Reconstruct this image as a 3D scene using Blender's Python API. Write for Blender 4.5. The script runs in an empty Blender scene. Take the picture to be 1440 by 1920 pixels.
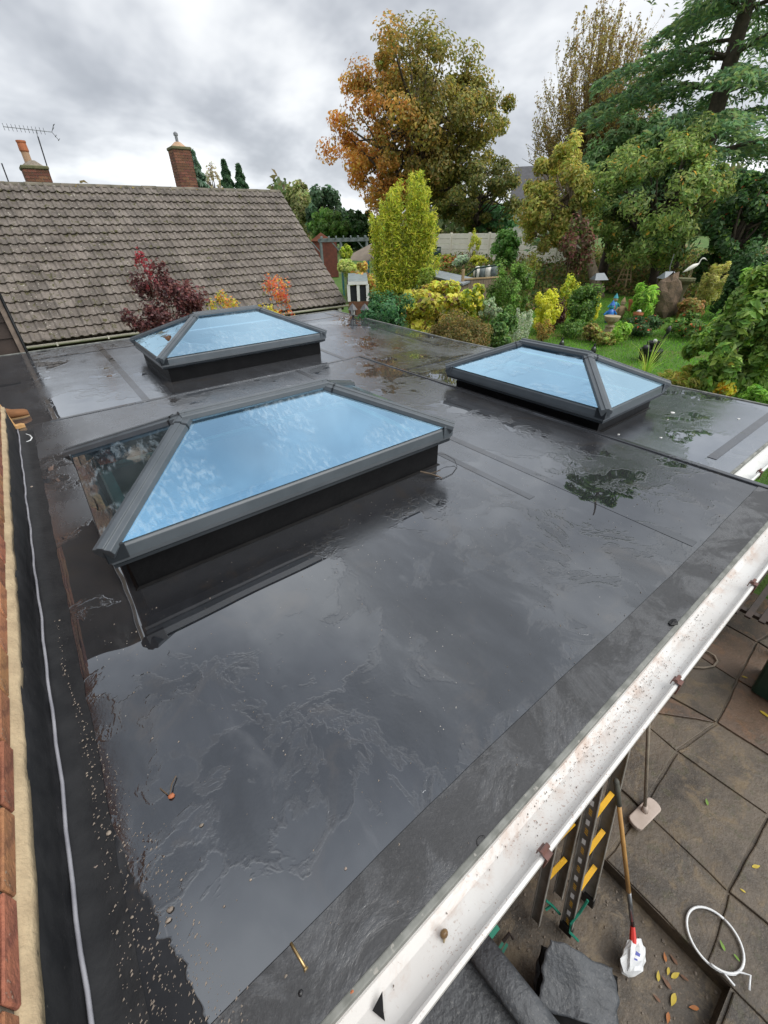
import bpy, bmesh, math, random
import numpy as np
from mathutils import Vector, Matrix

# ------------------------------------------------------------------ camera
H = 1.6                                     # lens height above the flat roof
FPX = 782.15                                # focal length in photo pixels (photo 1440 x 1920)
YAW, PITCH, ROLL = map(math.radians, (37.23, 34.10, 1.32))
scn = bpy.context.scene
col = scn.collection
_f = np.array([math.sin(YAW)*math.cos(PITCH), math.cos(YAW)*math.cos(PITCH), -math.sin(PITCH)])
_r = np.cross(_f, [0, 0, 1]); _r /= np.linalg.norm(_r)
_d = np.cross(_f, _r)
_c, _s = math.cos(ROLL), math.sin(ROLL)
RC = np.array([_c*_r + _s*_d, -_s*_r + _c*_d, _f])
cam_d = bpy.data.cameras.new('camera')
cam = bpy.data.objects.new('camera', cam_d); col.objects.link(cam)
M = Matrix.Identity(4)
for i in range(3):
    M[i][0], M[i][1], M[i][2] = RC[0][i], -RC[1][i], -RC[2][i]
M[2][3] = H
cam.matrix_world = M
cam_d.sensor_fit = 'HORIZONTAL'; cam_d.sensor_width = 36.0
cam_d.lens = 36.0*FPX/1440.0
cam_d.clip_start = 0.05; cam_d.clip_end = 2000
scn.camera = cam

# ------------------------------------------------------------------ sky and sun
SUN_EL, SUN_AZ = math.radians(52), math.radians(150)     # azimuth from +y towards +x
world = bpy.data.worlds.new('World'); scn.world = world; world.use_nodes = True
wt = world.node_tree; wt.nodes.clear()
def wn(t, **k):
    n = wt.nodes.new(t)
    for a, b in k.items(): setattr(n, a, b)
    return n
out = wn('ShaderNodeOutputWorld'); bg = wn('ShaderNodeBackground'); wt.links.new(bg.outputs[0], out.inputs[0])
tc = wn('ShaderNodeTexCoord')
sep = wn('ShaderNodeSeparateXYZ'); wt.links.new(tc.outputs['Generated'], sep.inputs[0])
def wm(op, a, b=None, c=None, clamp=False):
    n = wn('ShaderNodeMath', operation=op, use_clamp=clamp)
    for i, v in enumerate((a, b, c)):
        if v is None: continue
        if isinstance(v, (int, float)): n.inputs[i].default_value = v
        else: wt.links.new(v, n.inputs[i])
    return n.outputs[0]
zc = wm('MAXIMUM', sep.outputs[2], 0.0)
den = wm('ADD', zc, 0.42)
cx = wm('DIVIDE', sep.outputs[0], den); cy = wm('DIVIDE', sep.outputs[1], den)
comb = wn('ShaderNodeCombineXYZ'); wt.links.new(cx, comb.inputs[0]); wt.links.new(cy, comb.inputs[1])
n1 = wn('ShaderNodeTexNoise'); n1.inputs['Scale'].default_value = 1.7; n1.inputs['Detail'].default_value = 5; n1.inputs['Roughness'].default_value = 0.56; n1.inputs['Distortion'].default_value = 0.15
mp = wn('ShaderNodeMapping'); mp.inputs['Location'].default_value = (3.1, 7.4, 0); wt.links.new(comb.outputs[0], mp.inputs[0]); wt.links.new(mp.outputs[0], n1.inputs['Vector'])
cl = wn('ShaderNodeMapRange', interpolation_type='SMOOTHSTEP'); cl.inputs['From Min'].default_value = 0.33; cl.inputs['From Max'].default_value = 0.68; wt.links.new(n1.outputs[0], cl.inputs[0])
# cloud brightness: a brighter gap low down, grey bellies, overcast brightening to the zenith
up = wm('MULTIPLY_ADD', zc, 0.34, 0.47)
lo = wm('POWER', wm('SUBTRACT', 1.0, zc), 9.0)
base = wm('MULTIPLY_ADD', lo, 0.40, up)
shade = wm('MULTIPLY_ADD', cl.outputs[0], 0.72, 0.64)
lum = wm('MULTIPLY', base, shade)
ramp = wn('ShaderNodeMixRGB'); ramp.inputs[1].default_value = (0.90, 0.95, 1.04, 1); ramp.inputs[2].default_value = (0.975, 0.99, 1.0, 1)
wt.links.new(cl.outputs[0], ramp.inputs[0])
cloud = wn('ShaderNodeVectorMath', operation='SCALE'); wt.links.new(ramp.outputs[0], cloud.inputs[0]); wt.links.new(lum, cloud.inputs['Scale'])
sky = wn('ShaderNodeTexSky', sky_type='NISHITA'); sky.sun_disc = False; sky.sun_elevation = SUN_EL; sky.sun_rotation = SUN_AZ
skys = wn('ShaderNodeVectorMath', operation='SCALE'); wt.links.new(sky.outputs[0], skys.inputs[0]); skys.inputs['Scale'].default_value = 0.1
mixw = wn('ShaderNodeMixRGB'); mixw.inputs[0].default_value = 0.93
wt.links.new(skys.outputs[0], mixw.inputs[1]); wt.links.new(cloud.outputs[0], mixw.inputs[2])
wt.links.new(mixw.outputs[0], bg.inputs[0]); bg.inputs[1].default_value = 0.78
sun_d = bpy.data.lights.new('sun', 'SUN'); sun_d.energy = 1.5; sun_d.angle = math.radians(50); sun_d.color = (1, .97, .92)
sun = bpy.data.objects.new('sun', sun_d); col.objects.link(sun)
sdir = Vector((math.sin(SUN_AZ)*math.cos(SUN_EL), math.cos(SUN_AZ)*math.cos(SUN_EL), math.sin(SUN_EL)))
sun.rotation_euler = sdir.to_track_quat('Z', 'Y').to_euler()
vs = scn.view_settings
vs.view_transform = 'Standard'; vs.look = 'None'; vs.gamma = 1.0; vs.use_curve_mapping = False; vs.exposure = 0.85
scn.render.engine = 'CYCLES'
scn.cycles.use_denoising = True
scn.cycles.max_bounces = 8; scn.cycles.transparent_max_bounces = 12

# ------------------------------------------------------------------ photo pixel -> place
CAMP = np.array([0, 0, H])
def ray(x, y): return RC.T @ np.array([(x-720)/FPX, (y-960)/FPX, 1.0])
def atz(x, y, z): d = ray(x, y); return CAMP + d*((z-H)/d[2])
def aty(x, y, Y): d = ray(x, y); return CAMP + d*(Y/d[1])
def atd(x, y, D): d = ray(x, y); return CAMP + d*(D/math.hypot(d[0], d[1]))
def sst(a, b, x):
    t = min(1.0, max(0.0, (x-a)/(b-a))); return t*t*(3-2*t)
def gz(x, y):
    d = math.hypot(x, y)
    g = -1.4 + 0.035*min(46.0, max(0.0, d-13.0))
    return -2.86 + (g+2.86)*sst(6.1, 8.4, x)
def ghit(x, y):
    d = ray(x, y); h = math.hypot(d[0], d[1]); D = 7.0
    while D < 90:
        p = CAMP + d*(D/h)
        if p[2] <= gz(p[0], p[1]): return p
        D += 0.02
    return p
def span(x0, y0, x1, y1, D):
    """centre and half sizes (across, up) of a picture box at horizontal distance D"""
    m = atd((x0+x1)/2, (y0+y1)/2, D); a = atd(x0, (y0+y1)/2, D); b = atd(x1, (y0+y1)/2, D)
    t = atd((x0+x1)/2, y0, D); u = atd((x0+x1)/2, y1, D)
    return m, np.linalg.norm((b-a)[:2])/2, (t[2]-u[2])/2

# ------------------------------------------------------------------ materials
MATS = {}
def nodes(name):
    m = bpy.data.materials.new(name); m.use_nodes = True; MATS[name] = m
    t = m.node_tree; b = t.nodes['Principled BSDF']
    return m, t, b
def N(t, ty, **k):
    n = t.nodes.new(ty)
    for a, b in k.items():
        if a in n.inputs.keys() if hasattr(n.inputs, 'keys') else False: n.inputs[a].default_value = b
        else: setattr(n, a, b)
    return n
def mth(t, op, a, b=None, c=None, clamp=False):
    n = t.nodes.new('ShaderNodeMath'); n.operation = op; n.use_clamp = clamp
    for i, v in enumerate((a, b, c)):
        if v is None: continue
        if isinstance(v, (int, float)): n.inputs[i].default_value = v
        else: t.links.new(v, n.inputs[i])
    return n.outputs[0]
def mixc(t, f, a, b):
    n = t.nodes.new('ShaderNodeMixRGB')
    for i, v in enumerate((f, a, b)):
        if isinstance(v, (int, float)): n.inputs[i].default_value = v
        elif isinstance(v, tuple): n.inputs[i].default_value = v if len(v) == 4 else (*v, 1)
        else: t.links.new(v, n.inputs[i])
    return n.outputs[0]
def noise(t, vec, scale, detail=4, rough=.55, dist=0.0):
    n = t.nodes.new('ShaderNodeTexNoise'); n.inputs['Scale'].default_value = scale; n.inputs['Detail'].default_value = detail
    n.inputs['Roughness'].default_value = rough; n.inputs['Distortion'].default_value = dist
    if vec is not None: t.links.new(vec, n.inputs['Vector'])
    return n.outputs[0]
def ramp2(t, v, a, b, smooth=True):
    n = t.nodes.new('ShaderNodeMapRange'); n.interpolation_type = 'SMOOTHSTEP' if smooth else 'LINEAR'
    n.inputs['From Min'].default_value = a; n.inputs['From Max'].default_value = b
    t.links.new(v, n.inputs[0]); return n.outputs[0]
def coords(t, kind='Object'):
    return t.nodes.new('ShaderNodeTexCoord').outputs[kind]
def worldpos(t): return t.nodes.new('ShaderNodeNewGeometry').outputs['Position']
def bump(t, b, h, strength=.3, dist=.01):
    n = t.nodes.new('ShaderNodeBump'); n.inputs['Strength'].default_value = strength; n.inputs['Distance'].default_value = dist
    t.links.new(h, n.inputs['Height']); t.links.new(n.outputs[0], b.inputs['Normal'])
def mat(name, c1, c2=None, rough=.6, scale=8.0, spots=None, spot_scale=30, spot_amt=.62, bmp=.0, bd=.01, metal=0, rnd=0.0, ior=None, bscale=None, world=False, stretch=None):
    """two-tone noisy surface, optional spots of a third colour, optional tint per object"""
    m, t, b = nodes(name)
    v = worldpos(t) if world else coords(t)
    if stretch:
        mpn = t.nodes.new('ShaderNodeMapping'); mpn.inputs['Scale'].default_value = stretch; t.links.new(v, mpn.inputs[0]); v = mpn.outputs[0]
    c2 = c2 or tuple(x*.7 for x in c1)
    n = noise(t, v, scale)
    cc = mixc(t, ramp2(t, n, .3, .7), c2, c1)
    if spots:
        cc = mixc(t, ramp2(t, noise(t, v, spot_scale, 3, .6), spot_amt, spot_amt+.06), cc, spots)
    if rnd:
        oi = t.nodes.new('ShaderNodeObjectInfo')
        hs = t.nodes.new('ShaderNodeHueSaturation')
        t.links.new(mth(t, 'MULTIPLY_ADD', oi.outputs['Random'], rnd, 1-rnd*.5), hs.inputs['Value'])
        wn_ = t.nodes.new('ShaderNodeTexWhiteNoise'); wn_.noise_dimensions = '1D'; t.links.new(oi.outputs['Random'], wn_.inputs['W'])
        t.links.new(mth(t, 'MULTIPLY_ADD', wn_.outputs[0], .03*min(1, rnd*2), .5-.015*min(1, rnd*2)), hs.inputs['Hue'])
        t.links.new(cc, hs.inputs['Color']); cc = hs.outputs[0]
    t.links.new(cc, b.inputs['Base Color'])
    b.inputs['Roughness'].default_value = rough; b.inputs['Metallic'].default_value = metal
    if ior: b.inputs['IOR'].default_value = ior
    if bmp: bump(t, b, noise(t, v, bscale or scale*4, 5), bmp, bd)
    return m

def leaf_mat(name='leaf', rough=.5, trans=.48):
    m, t, b = nodes(name)
    a = t.nodes.new('ShaderNodeAttribute'); a.attribute_name = 'tint'
    t.links.new(a.outputs['Color'], b.inputs['Base Color']); b.inputs['Roughness'].default_value = rough
    tr = t.nodes.new('ShaderNodeBsdfTranslucent'); t.links.new(a.outputs['Color'], tr.inputs[0])
    mx = t.nodes.new('ShaderNodeMixShader'); mx.inputs[0].default_value = trans
    t.links.new(b.outputs[0], mx.inputs[1]); t.links.new(tr.outputs[0], mx.inputs[2])
    t.links.new(mx.outputs[0], t.nodes['Material Output'].inputs[0])
    return m
leaf_mat()
mat('bark', (.10, .075, .055), (.045, .035, .027), .85, 6, bmp=.5, bd=.02)
mat('twig', (.16, .11, .07), (.08, .06, .04), .8, 12)
mat('pale_twig', (.20, .15, .08), (.12, .09, .05), .8, 12)
mat('cane', (.30, .28, .06), (.2, .2, .05), .5, 10)

# wet roofing membrane --------------------------------------------------
def roof_mat(name, dry_left, puddle_shift=0.0, seed=0.0, dark=1.0, ior0=2.5, r0=.30):
    m, t, b = nodes(name)
    v = worldpos(t)
    mp_ = t.nodes.new('ShaderNodeMapping'); mp_.inputs['Location'].default_value = (seed, seed*1.7, 0); t.links.new(v, mp_.inputs[0]); vv = mp_.outputs[0]
    sp = t.nodes.new('ShaderNodeSeparateXYZ'); t.links.new(v, sp.inputs[0])
    big = noise(t, vv, .85, 3, .5, .35)
    mid = noise(t, vv, 3.6, 4, .6, .8)
    fine = noise(t, vv, 15, 4, .62, .6)
    mpk = t.nodes.new('ShaderNodeMapping'); mpk.inputs['Scale'].default_value = (1, .34, 1); mpk.inputs['Rotation'].default_value = (0, 0, .5); t.links.new(vv, mpk.inputs[0])
    streak = noise(t, mpk.outputs[0], 6.0, 4, .6, .4)
    # three states: standing water, thin film, tacky damp felt
    pv = mth(t, 'ADD', mth(t, 'ADD', mth(t, 'MULTIPLY', big, .60), mth(t, 'MULTIPLY', mid, .33)), mth(t, 'MULTIPLY', fine, .07))
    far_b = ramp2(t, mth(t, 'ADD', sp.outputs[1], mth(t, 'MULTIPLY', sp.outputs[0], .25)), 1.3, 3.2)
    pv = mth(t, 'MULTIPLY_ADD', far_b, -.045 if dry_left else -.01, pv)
    pud = ramp2(t, pv, .515-puddle_shift, .545-puddle_shift)
    film = ramp2(t, mth(t, 'ADD', mth(t, 'MULTIPLY', big, .65), mth(t, 'MULTIPLY', streak, .35)), .40-puddle_shift, .60-puddle_shift)
    if dry_left:
        edge = mth(t, 'ADD', sp.outputs[0], mth(t, 'MULTIPLY', mth(t, 'SUBTRACT', mid, .5), .16))
        edge = mth(t, 'ADD', edge, mth(t, 'MULTIPLY', mth(t, 'SUBTRACT', sp.outputs[1], .7), .19))
        wet = ramp2(t, edge, -.335, -.325)
        far = ramp2(t, sp.outputs[1], 2.05, 2.6)
        damp_far = ramp2(t, mth(t, 'ADD', sp.outputs[0], mth(t, 'MULTIPLY', fine, .3)), -.33, -.1)
        wet = mth(t, 'MAXIMUM', wet, mth(t, 'MULTIPLY', far, damp_far))
        # the drip strip along the eaves sheds its water
        strip = ramp2(t, mth(t, 'ADD', sp.outputs[1], mth(t, 'MULTIPLY', mth(t, 'SUBTRACT', mid, .5), .10)), .29, .33)
        pud = mth(t, 'MULTIPLY', pud, mth(t, 'MULTIPLY', wet, strip))
        film = mth(t, 'MULTIPLY', film, mth(t, 'MULTIPLY_ADD', strip, .6, .4))
    else:
        wet = None
    rough = mth(t, 'MULTIPLY_ADD', far_b, .14 if dry_left else .0, mth(t, 'MULTIPLY_ADD', film, -.14, r0))
    rough = mth(t, 'MULTIPLY_ADD', fine, .10, mth(t, 'SUBTRACT', rough, .05))
    rough = mth(t, 'MULTIPLY', rough, mth(t, 'MULTIPLY_ADD', pud, -.86, 1.0))
    ior = mth(t, 'ADD', mth(t, 'MULTIPLY_ADD', film, .28, ior0-.2), mth(t, 'MULTIPLY_ADD', far_b, .9 if dry_left else 0.0, mth(t, 'MULTIPLY', pud, .12)))
    if wet is not None:
        rough = mth(t, 'ADD', mth(t, 'MULTIPLY', rough, wet), mth(t, 'MULTIPLY', mth(t, 'SUBTRACT', 1.0, wet), .50))
        ior = mth(t, 'ADD', mth(t, 'MULTIPLY', ior, wet), mth(t, 'MULTIPLY', mth(t, 'SUBTRACT', 1.0, wet), 1.42))
    b.inputs['Specular Tint'].default_value = (.90, .945, 1.0, 1)
    t.links.new(rough, b.inputs['Roughness']); t.links.new(ior, b.inputs['IOR'])
    c = mixc(t, ramp2(t, mid, .3, .7), (.010*dark, .0108*dark, .0132*dark), (.021*dark, .0222*dark, .026*dark))
    c = mixc(t, mth(t, 'MULTIPLY', far_b, .75), c, (.050, .0515, .056))  # felt colour lifted towards the far side, standing in for pale sky sheen
    # brownish dust and silt marks, pale grit
    c = mixc(t, mth(t, 'MULTIPLY', ramp2(t, noise(t, vv, 2.3, 5, .7, 1.0), .53, .72), .5), c, (.045, .036, .028))
    c = mixc(t, ramp2(t, streak, .60, .75), c, (.040, .041, .044))
    c = mixc(t, mth(t, 'MULTIPLY', mth(t, 'MULTIPLY', pud, mth(t, 'SUBTRACT', 1.0, pud)), .9, clamp=True), c, (.050, .046, .040))
    mps = t.nodes.new('ShaderNodeMapping'); mps.inputs['Scale'].default_value = (1, .06, 1); mps.inputs['Rotation'].default_value = (0, 0, .9); t.links.new(vv, mps.inputs[0]); scuff = mth(t, 'MULTIPLY', ramp2(t, noise(t, mps.outputs[0], 26, 4, .7), .66, .74), ramp2(t, mid, .45, .6))
    c = mixc(t, mth(t, 'MULTIPLY', scuff, .6), c, (.085, .086, .09))
    vo = t.nodes.new('ShaderNodeTexVoronoi'); vo.inputs['Scale'].default_value = 48; t.links.new(vv, vo.inputs['Vector'])
    grit = mth(t, 'LESS_THAN', vo.outputs['Distance'], .11)
    gsel = mth(t, 'MULTIPLY', grit, ramp2(t, noise(t, vv, 2.0, 4, .7), .53, .6))
    sepc = t.nodes.new('ShaderNodeSeparateColor'); t.links.new(vo.outputs['Color'], sepc.inputs[0])
    gsel = mth(t, 'MULTIPLY', gsel, mth(t, 'GREATER_THAN', sepc.outputs[0], .72))
    c = mixc(t, gsel, c, (.30, .27, .23))
    t.links.new(c, b.inputs['Base Color'])
    # relief: sagging sheet, water rim, small wrinkles
    hgt = mth(t, 'MULTIPLY', noise(t, vv, 1.3, 2, .5), .35)
    rim = mth(t, 'MULTIPLY', pud, mth(t, 'SUBTRACT', 1.0, pud))
    hgt = mth(t, 'MULTIPLY_ADD', rim, .12, mth(t, 'MULTIPLY_ADD', pud, .05, hgt))
    notp = mth(t, 'SUBTRACT', 1.0, pud)
    hgt = mth(t, 'ADD', hgt, mth(t, 'MULTIPLY', mth(t, 'MULTIPLY', noise(t, vv, 60, 4, .6), notp), .018))
    hgt = mth(t, 'ADD', hgt, mth(t, 'MULTIPLY', mth(t, 'MULTIPLY', mid, notp), .06))
    bump(t, b, hgt, 1.0, .018)
    return m
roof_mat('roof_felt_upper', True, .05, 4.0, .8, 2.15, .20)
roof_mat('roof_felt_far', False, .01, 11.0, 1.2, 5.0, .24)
roof_mat('felt_lap', False, .0, 4.0, .8, 2.15, .20)
mat('felt_dry', (.018, .0185, .020), (.009, .0095, .011), .5, 9, spots=(.07, .065, .06), spot_scale=60, spot_amt=.70, bmp=.35, bd=.006, ior=1.36)
mat('felt_wet_new', (.075, .082, .092), (.042, .047, .054), .5, 7, spots=(.11, .115, .12), spot_scale=60, spot_amt=.60, bmp=.8, bd=.014, ior=1.5)
mat('kerb_felt', (.0065, .0065, .007), (.0035, .0035, .004), .5, 6, bmp=.25, bd=.01, ior=1.25)
mat('frame_grey', (.085, .100, .114), (.068, .082, .094), .34, 5, spots=(.10, .115, .13), spot_scale=170, spot_amt=.66, bmp=.06, bd=.002)
mat('frame_dark', (.018, .024, .030), (.012, .016, .02), .32, 5)
mat('trim_metal', (.24, .245, .225), (.12, .125, .11), .6, 14, spots=(.30, .29, .26), spot_scale=40, bmp=.2, bd=.003)
mat('sealant', (.33, .33, .36), (.22, .22, .25), .5, 9)
def gutter_mat():
    m, t, b = nodes('white_upvc'); v = worldpos(t); sp = t.nodes.new('ShaderNodeSeparateXYZ'); t.links.new(v, sp.inputs[0])
    c = mixc(t, ramp2(t, noise(t, v, 3, 4), .3, .7), (.58, .565, .545), (.66, .655, .64))
    inner = ramp2(t, sp.outputs[1], .11, .20); st = ramp2(t, noise(t, v, 5.5, 6, .72, .6), .46, .66)
    c = mixc(t, mth(t, 'MULTIPLY', mth(t, 'MULTIPLY', st, inner), .75), c, (.46, .345, .28))
    fl = mth(t, 'MULTIPLY', ramp2(t, noise(t, v, 130, 3, .6), .60, .64), ramp2(t, noise(t, v, 4, 4, .7), .42, .60))
    c = mixc(t, mth(t, 'MULTIPLY', fl, .8), c, (.27, .15, .10))
    t.links.new(c, b.inputs['Base Color']); b.inputs['Roughness'].default_value = .38
    bump(t, b, noise(t, v, 60, 4), .12, .003)
gutter_mat()
mat('white_clean', (.76, .77, .75), (.66, .66, .64), .4, 4)
mat('cream_upvc', (.66, .63, .54), (.52, .5, .42), .45, 5, spots=(.3, .28, .2), spot_scale=20, spot_amt=.7)
mat('clip_brown', (.17, .075, .06), (.1, .05, .04), .45, 20)
mat('grime', (.16, .13, .10), (.08, .06, .05), .9, 30)
mat('brick', (.46, .20, .10), (.24, .10, .06), .85, 16, spots=(.50, .36, .26), spot_scale=40, spot_amt=.66, bmp=.9, bd=.014, rnd=.55, bscale=38)
mat('brick_dark', (.24, .10, .055), (.13, .06, .04), .85, 14, spots=(.07, .07, .06), spot_scale=18, spot_amt=.6, bmp=.5, bd=.006, rnd=.6)
mat('mortar', (.55, .43, .27), (.42, .32, .20), .9, 14, bmp=.6, bd=.01)
mat('mortar_grey', (.26, .22, .17), (.16, .14, .11), .9, 14, bmp=.5, bd=.008)
mat('house_dark', (.055, .038, .030), (.028, .020, .016), .8, 2.2, bmp=.4, bd=.01)
mat('timber_dark', (.045, .030, .024), (.025, .018, .015), .7, 6, bmp=.4, bd=.006)
mat('timber_trim', (.22, .17, .13), (.12, .09, .07), .7, 6)
mat('timber_new', (.58, .34, .14), (.46, .26, .10), .55, 4, stretch=(8, 1, 8))
mat('timber_grey', (.26, .20, .14), (.15, .12, .085), .8, 5, stretch=(6, 6, 1), bmp=.3, bd=.005)
mat('timber_pale', (.42, .30, .16), (.30, .21, .11), .7, 5)
mat('handle_wood', (.50, .28, .09), (.40, .22, .07), .5, 4, stretch=(6, 6, 1))
mat('handle_grey', (.30, .25, .19), (.2, .17, .13), .7, 9)
mat('plaster', (.78, .80, .77), (.7, .72, .7), .8, 3)
mat('teal_board', (.22, .50, .50), (.18, .42, .43), .7, 3)
mat('floor_int', (.16, .14, .12), (.09, .08, .07), .7, 5)
mat('orange', (.75, .13, .03), (.62, .10, .03), .5, 5)
mat('spacer', (.75, .62, .42), (.6, .5, .33), .4, 9)
def tile_mat():
    m, t, b = nodes('roof_tile')
    v = worldpos(t)
    c = mixc(t, ramp2(t, noise(t, v, 2.2, 4), .3, .7), (.125, .105, .088), (.20, .172, .148))
    mv = t.nodes.new('ShaderNodeMapping'); mv.inputs['Scale'].default_value = (2.4, 4.2, 0); t.links.new(v, mv.inputs[0]); vt = t.nodes.new('ShaderNodeTexVoronoi'); vt.inputs['Scale'].default_value = 1.0; vt.inputs['Randomness'].default_value = .35; t.links.new(mv.outputs[0], vt.inputs['Vector']); sv = t.nodes.new('ShaderNodeSeparateColor'); t.links.new(vt.outputs['Color'], sv.inputs[0])
    hs = t.nodes.new('ShaderNodeHueSaturation')
    t.links.new(mth(t, 'MULTIPLY_ADD', sv.outputs[0], .42, .66), hs.inputs['Value']); t.links.new(c, hs.inputs['Color'])
    c = hs.outputs[0]
    c = mixc(t, mth(t, 'MULTIPLY', ramp2(t, noise(t, v, 9, 5, .65), .55, .68), .7), c, (.060, .055, .040))
    c = mixc(t, ramp2(t, noise(t, v, 6.5, 5, .7, .6), .575, .63), c, (.070, .066, .020))
    c = mixc(t, ramp2(t, noise(t, v, 15, 3, .6), .655, .685), c, (.40, .38, .32))
    t.links.new(c, b.inputs['Base Color']); b.inputs['Roughness'].default_value = .72
    bump(t, b, noise(t, v, 40, 4), .5, .008)
    return m
tile_mat()
mat('ridge_tile', (.19, .165, .13), (.12, .11, .08), .85, 3, spots=(.32, .24, .05), spot_scale=4.0, spot_amt=.62, bmp=.4, bd=.01, rnd=.3, world=True)
mat('terracotta', (.48, .16, .07), (.36, .12, .05), .7, 6)
mat('buff_clay', (.50, .32, .20), (.4, .26, .16), .7, 6)
mat('mossy_stone', (.16, .15, .08), (.10, .11, .05), .9, 8, bmp=.5)
mat('stone', (.42, .35, .22), (.30, .24, .15), .85, 10, bmp=.4)
mat('rock', (.19, .13, .085), (.10, .075, .05), .9, 7, bmp=.8, bd=.03)
mat('metal_dark', (.05, .05, .055), None, .4, 9, metal=.6)
mat('metal_grey', (.30, .31, .32), (.22, .23, .24), .35, 9, metal=.8)
mat('ladder_grey', (.27, .25, .225), (.17, .16, .14), .5, 9, metal=.0, bmp=.1)
mat('ladder_yellow', (.85, .48, .015), (.78, .42, .01), .45, 6)
mat('strap_green', (.01, .20, .13), (.01, .15, .10), .6, 9)
mat('white_plastic', (.78, .80, .80), (.66, .68, .70), .35, 12)
mat('bag_print', (.12, .15, .55), None, .5)
mat('red', (.62, .03, .02), None, .45)
mat('tape_grey', (.11, .11, .09), (.07, .07, .06), .7, 12)
mat('broom_head', (.50, .42, .37), (.40, .33, .28), .75, 9)
mat('bristle', (.25, .2, .15), None, .9, 30)
mat('cardboard_yellow', (.60, .42, .06), (.5, .34, .05), .7, 6)
mat('black_plastic', (.014, .014, .015), None, .4, 6)
mat('bin_green', (.012, .045, .030), (.008, .03, .02), .3, 6)
mat('brass', (.55, .40, .20), (.42, .3, .14), .3, 9, metal=.8)
mat('pebble', (.34, .28, .23), (.22, .18, .15), .8, 20, rnd=.6)
mat('snail', (.22, .13, .05), (.12, .07, .03), .4, 30)
mat('lead', (.10, .105, .11), (.07, .07, .075), .5, 12)
mat('dropping', (.75, .75, .72), None, .7)
mat('denim', (.022, .026, .035), (.012, .014, .02), .85, 30, bmp=.3)
mat('jacket', (.02, .022, .028), None, .85, 12, bmp=.2)
mat('skin', (.50, .30, .21), (.44, .25, .18), .5, 9)
mat('hair', (.05, .035, .025), None, .7, 30)
mat('suede', (.28, .125, .05), (.20, .09, .035), .8, 14, bmp=.3)
mat('sole', (.30, .19, .09), None, .7)
mat('heron_paint', (.85, .83, .76), (.7, .69, .62), .5, 9)
mat('statue_black', (.02, .02, .022), None, .4, 9)
mat('blue_paint', (.03, .12, .55), (.02, .22, .5), .4, 9)
mat('pink_paint', (.55, .04, .12), None, .5, 9)
mat('teal_paint', (.05, .35, .42), None, .5, 9)
mat('cream_wall', (.84, .80, .68), (.77, .72, .60), .8, 2, spots=(.40, .38, .28), spot_scale=5, spot_amt=.68)
mat('white_render', (.62, .61, .58), (.54, .53, .50), .8, 3)
mat('shed_red', (.17, .05, .032), (.11, .035, .025), .8, 6)
mat('shed_roof_red', (.26, .09, .055), (.2, .07, .045), .8, 6)
mat('canvas_brown', (.27, .22, .17), (.22, .18, .14), .85, 3)
mat('felt_grey', (.26, .29, .31), (.20, .23, .25), .55, 4)
mat('pergola_grey', (.20, .24, .24), None, .7, 6)
mat('glass_dark', (.03, .035, .04), None, .08, 4)
mat('lamp_glass', (.5, .5, .46), None, .15, 4)
mat('slate', (.10, .10, .11), (.07, .07, .075), .7, 4)
def stone_mat(name, a, b_, c_, moss):
    m, t, b = nodes(name); v = worldpos(t)
    c = mixc(t, ramp2(t, noise(t, v, 1.7, 6, .65, .4), .36, .66), b_, a)
    c = mixc(t, mth(t, 'MULTIPLY', ramp2(t, noise(t, v, 4.3, 6, .7, .8), .50, .68), .8), c, c_)
    c = mixc(t, mth(t, 'MULTIPLY', ramp2(t, noise(t, v, 11, 5, .7), .54, .66), .7), c, moss)
    c = mixc(t, mth(t, 'MULTIPLY', ramp2(t, noise(t, v, 55, 4, .7), .55, .7), .6), c, tuple(x*1.7 for x in a))
    oi = t.nodes.new('ShaderNodeObjectInfo'); hs = t.nodes.new('ShaderNodeHueSaturation'); t.links.new(mth(t, 'MULTIPLY_ADD', oi.outputs['Random'], .45, .78), hs.inputs['Value']); t.links.new(c, hs.inputs['Color'])
    t.links.new(hs.outputs[0], b.inputs['Base Color'])
    t.links.new(mth(t, 'MULTIPLY_ADD', noise(t, v, 3, 4), .4, .32), b.inputs['Roughness'])
    bump(t, b, mth(t, 'ADD', noise(t, v, 5, 6, .7), mth(t, 'MULTIPLY', noise(t, v, 45, 4, .7), .35)), .8, .018)
stone_mat('paving', (.105, .082, .058), (.038, .030, .022), (.150, .108, .058), (.060, .055, .026))
stone_mat('paving_red', (.125, .080, .052), (.045, .034, .026), (.17, .090, .045), (.06, .05, .03))
stone_mat('pit', (.105, .080, .055), (.035, .028, .02), (.17, .13, .08), (.05, .04, .03))
mat('soil', (.06, .045, .03), (.03, .024, .017), .9, 6, bmp=.5, world=True)
def ground_mat():
    m, t, b = nodes('ground')
    v = worldpos(t)
    c = mixc(t, ramp2(t, noise(t, v, .9, 5), .35, .65), (.055, .12, .018), (.09, .165, .03))
    c = mixc(t, ramp2(t, noise(t, v, .35, 3), .56, .66), c, (.16, .15, .05))
    t.links.new(c, b.inputs['Base Color']); b.inputs['Roughness'].default_value = .9
    bump(t, b, noise(t, v, 40, 4), .6, .03)
ground_mat()
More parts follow.
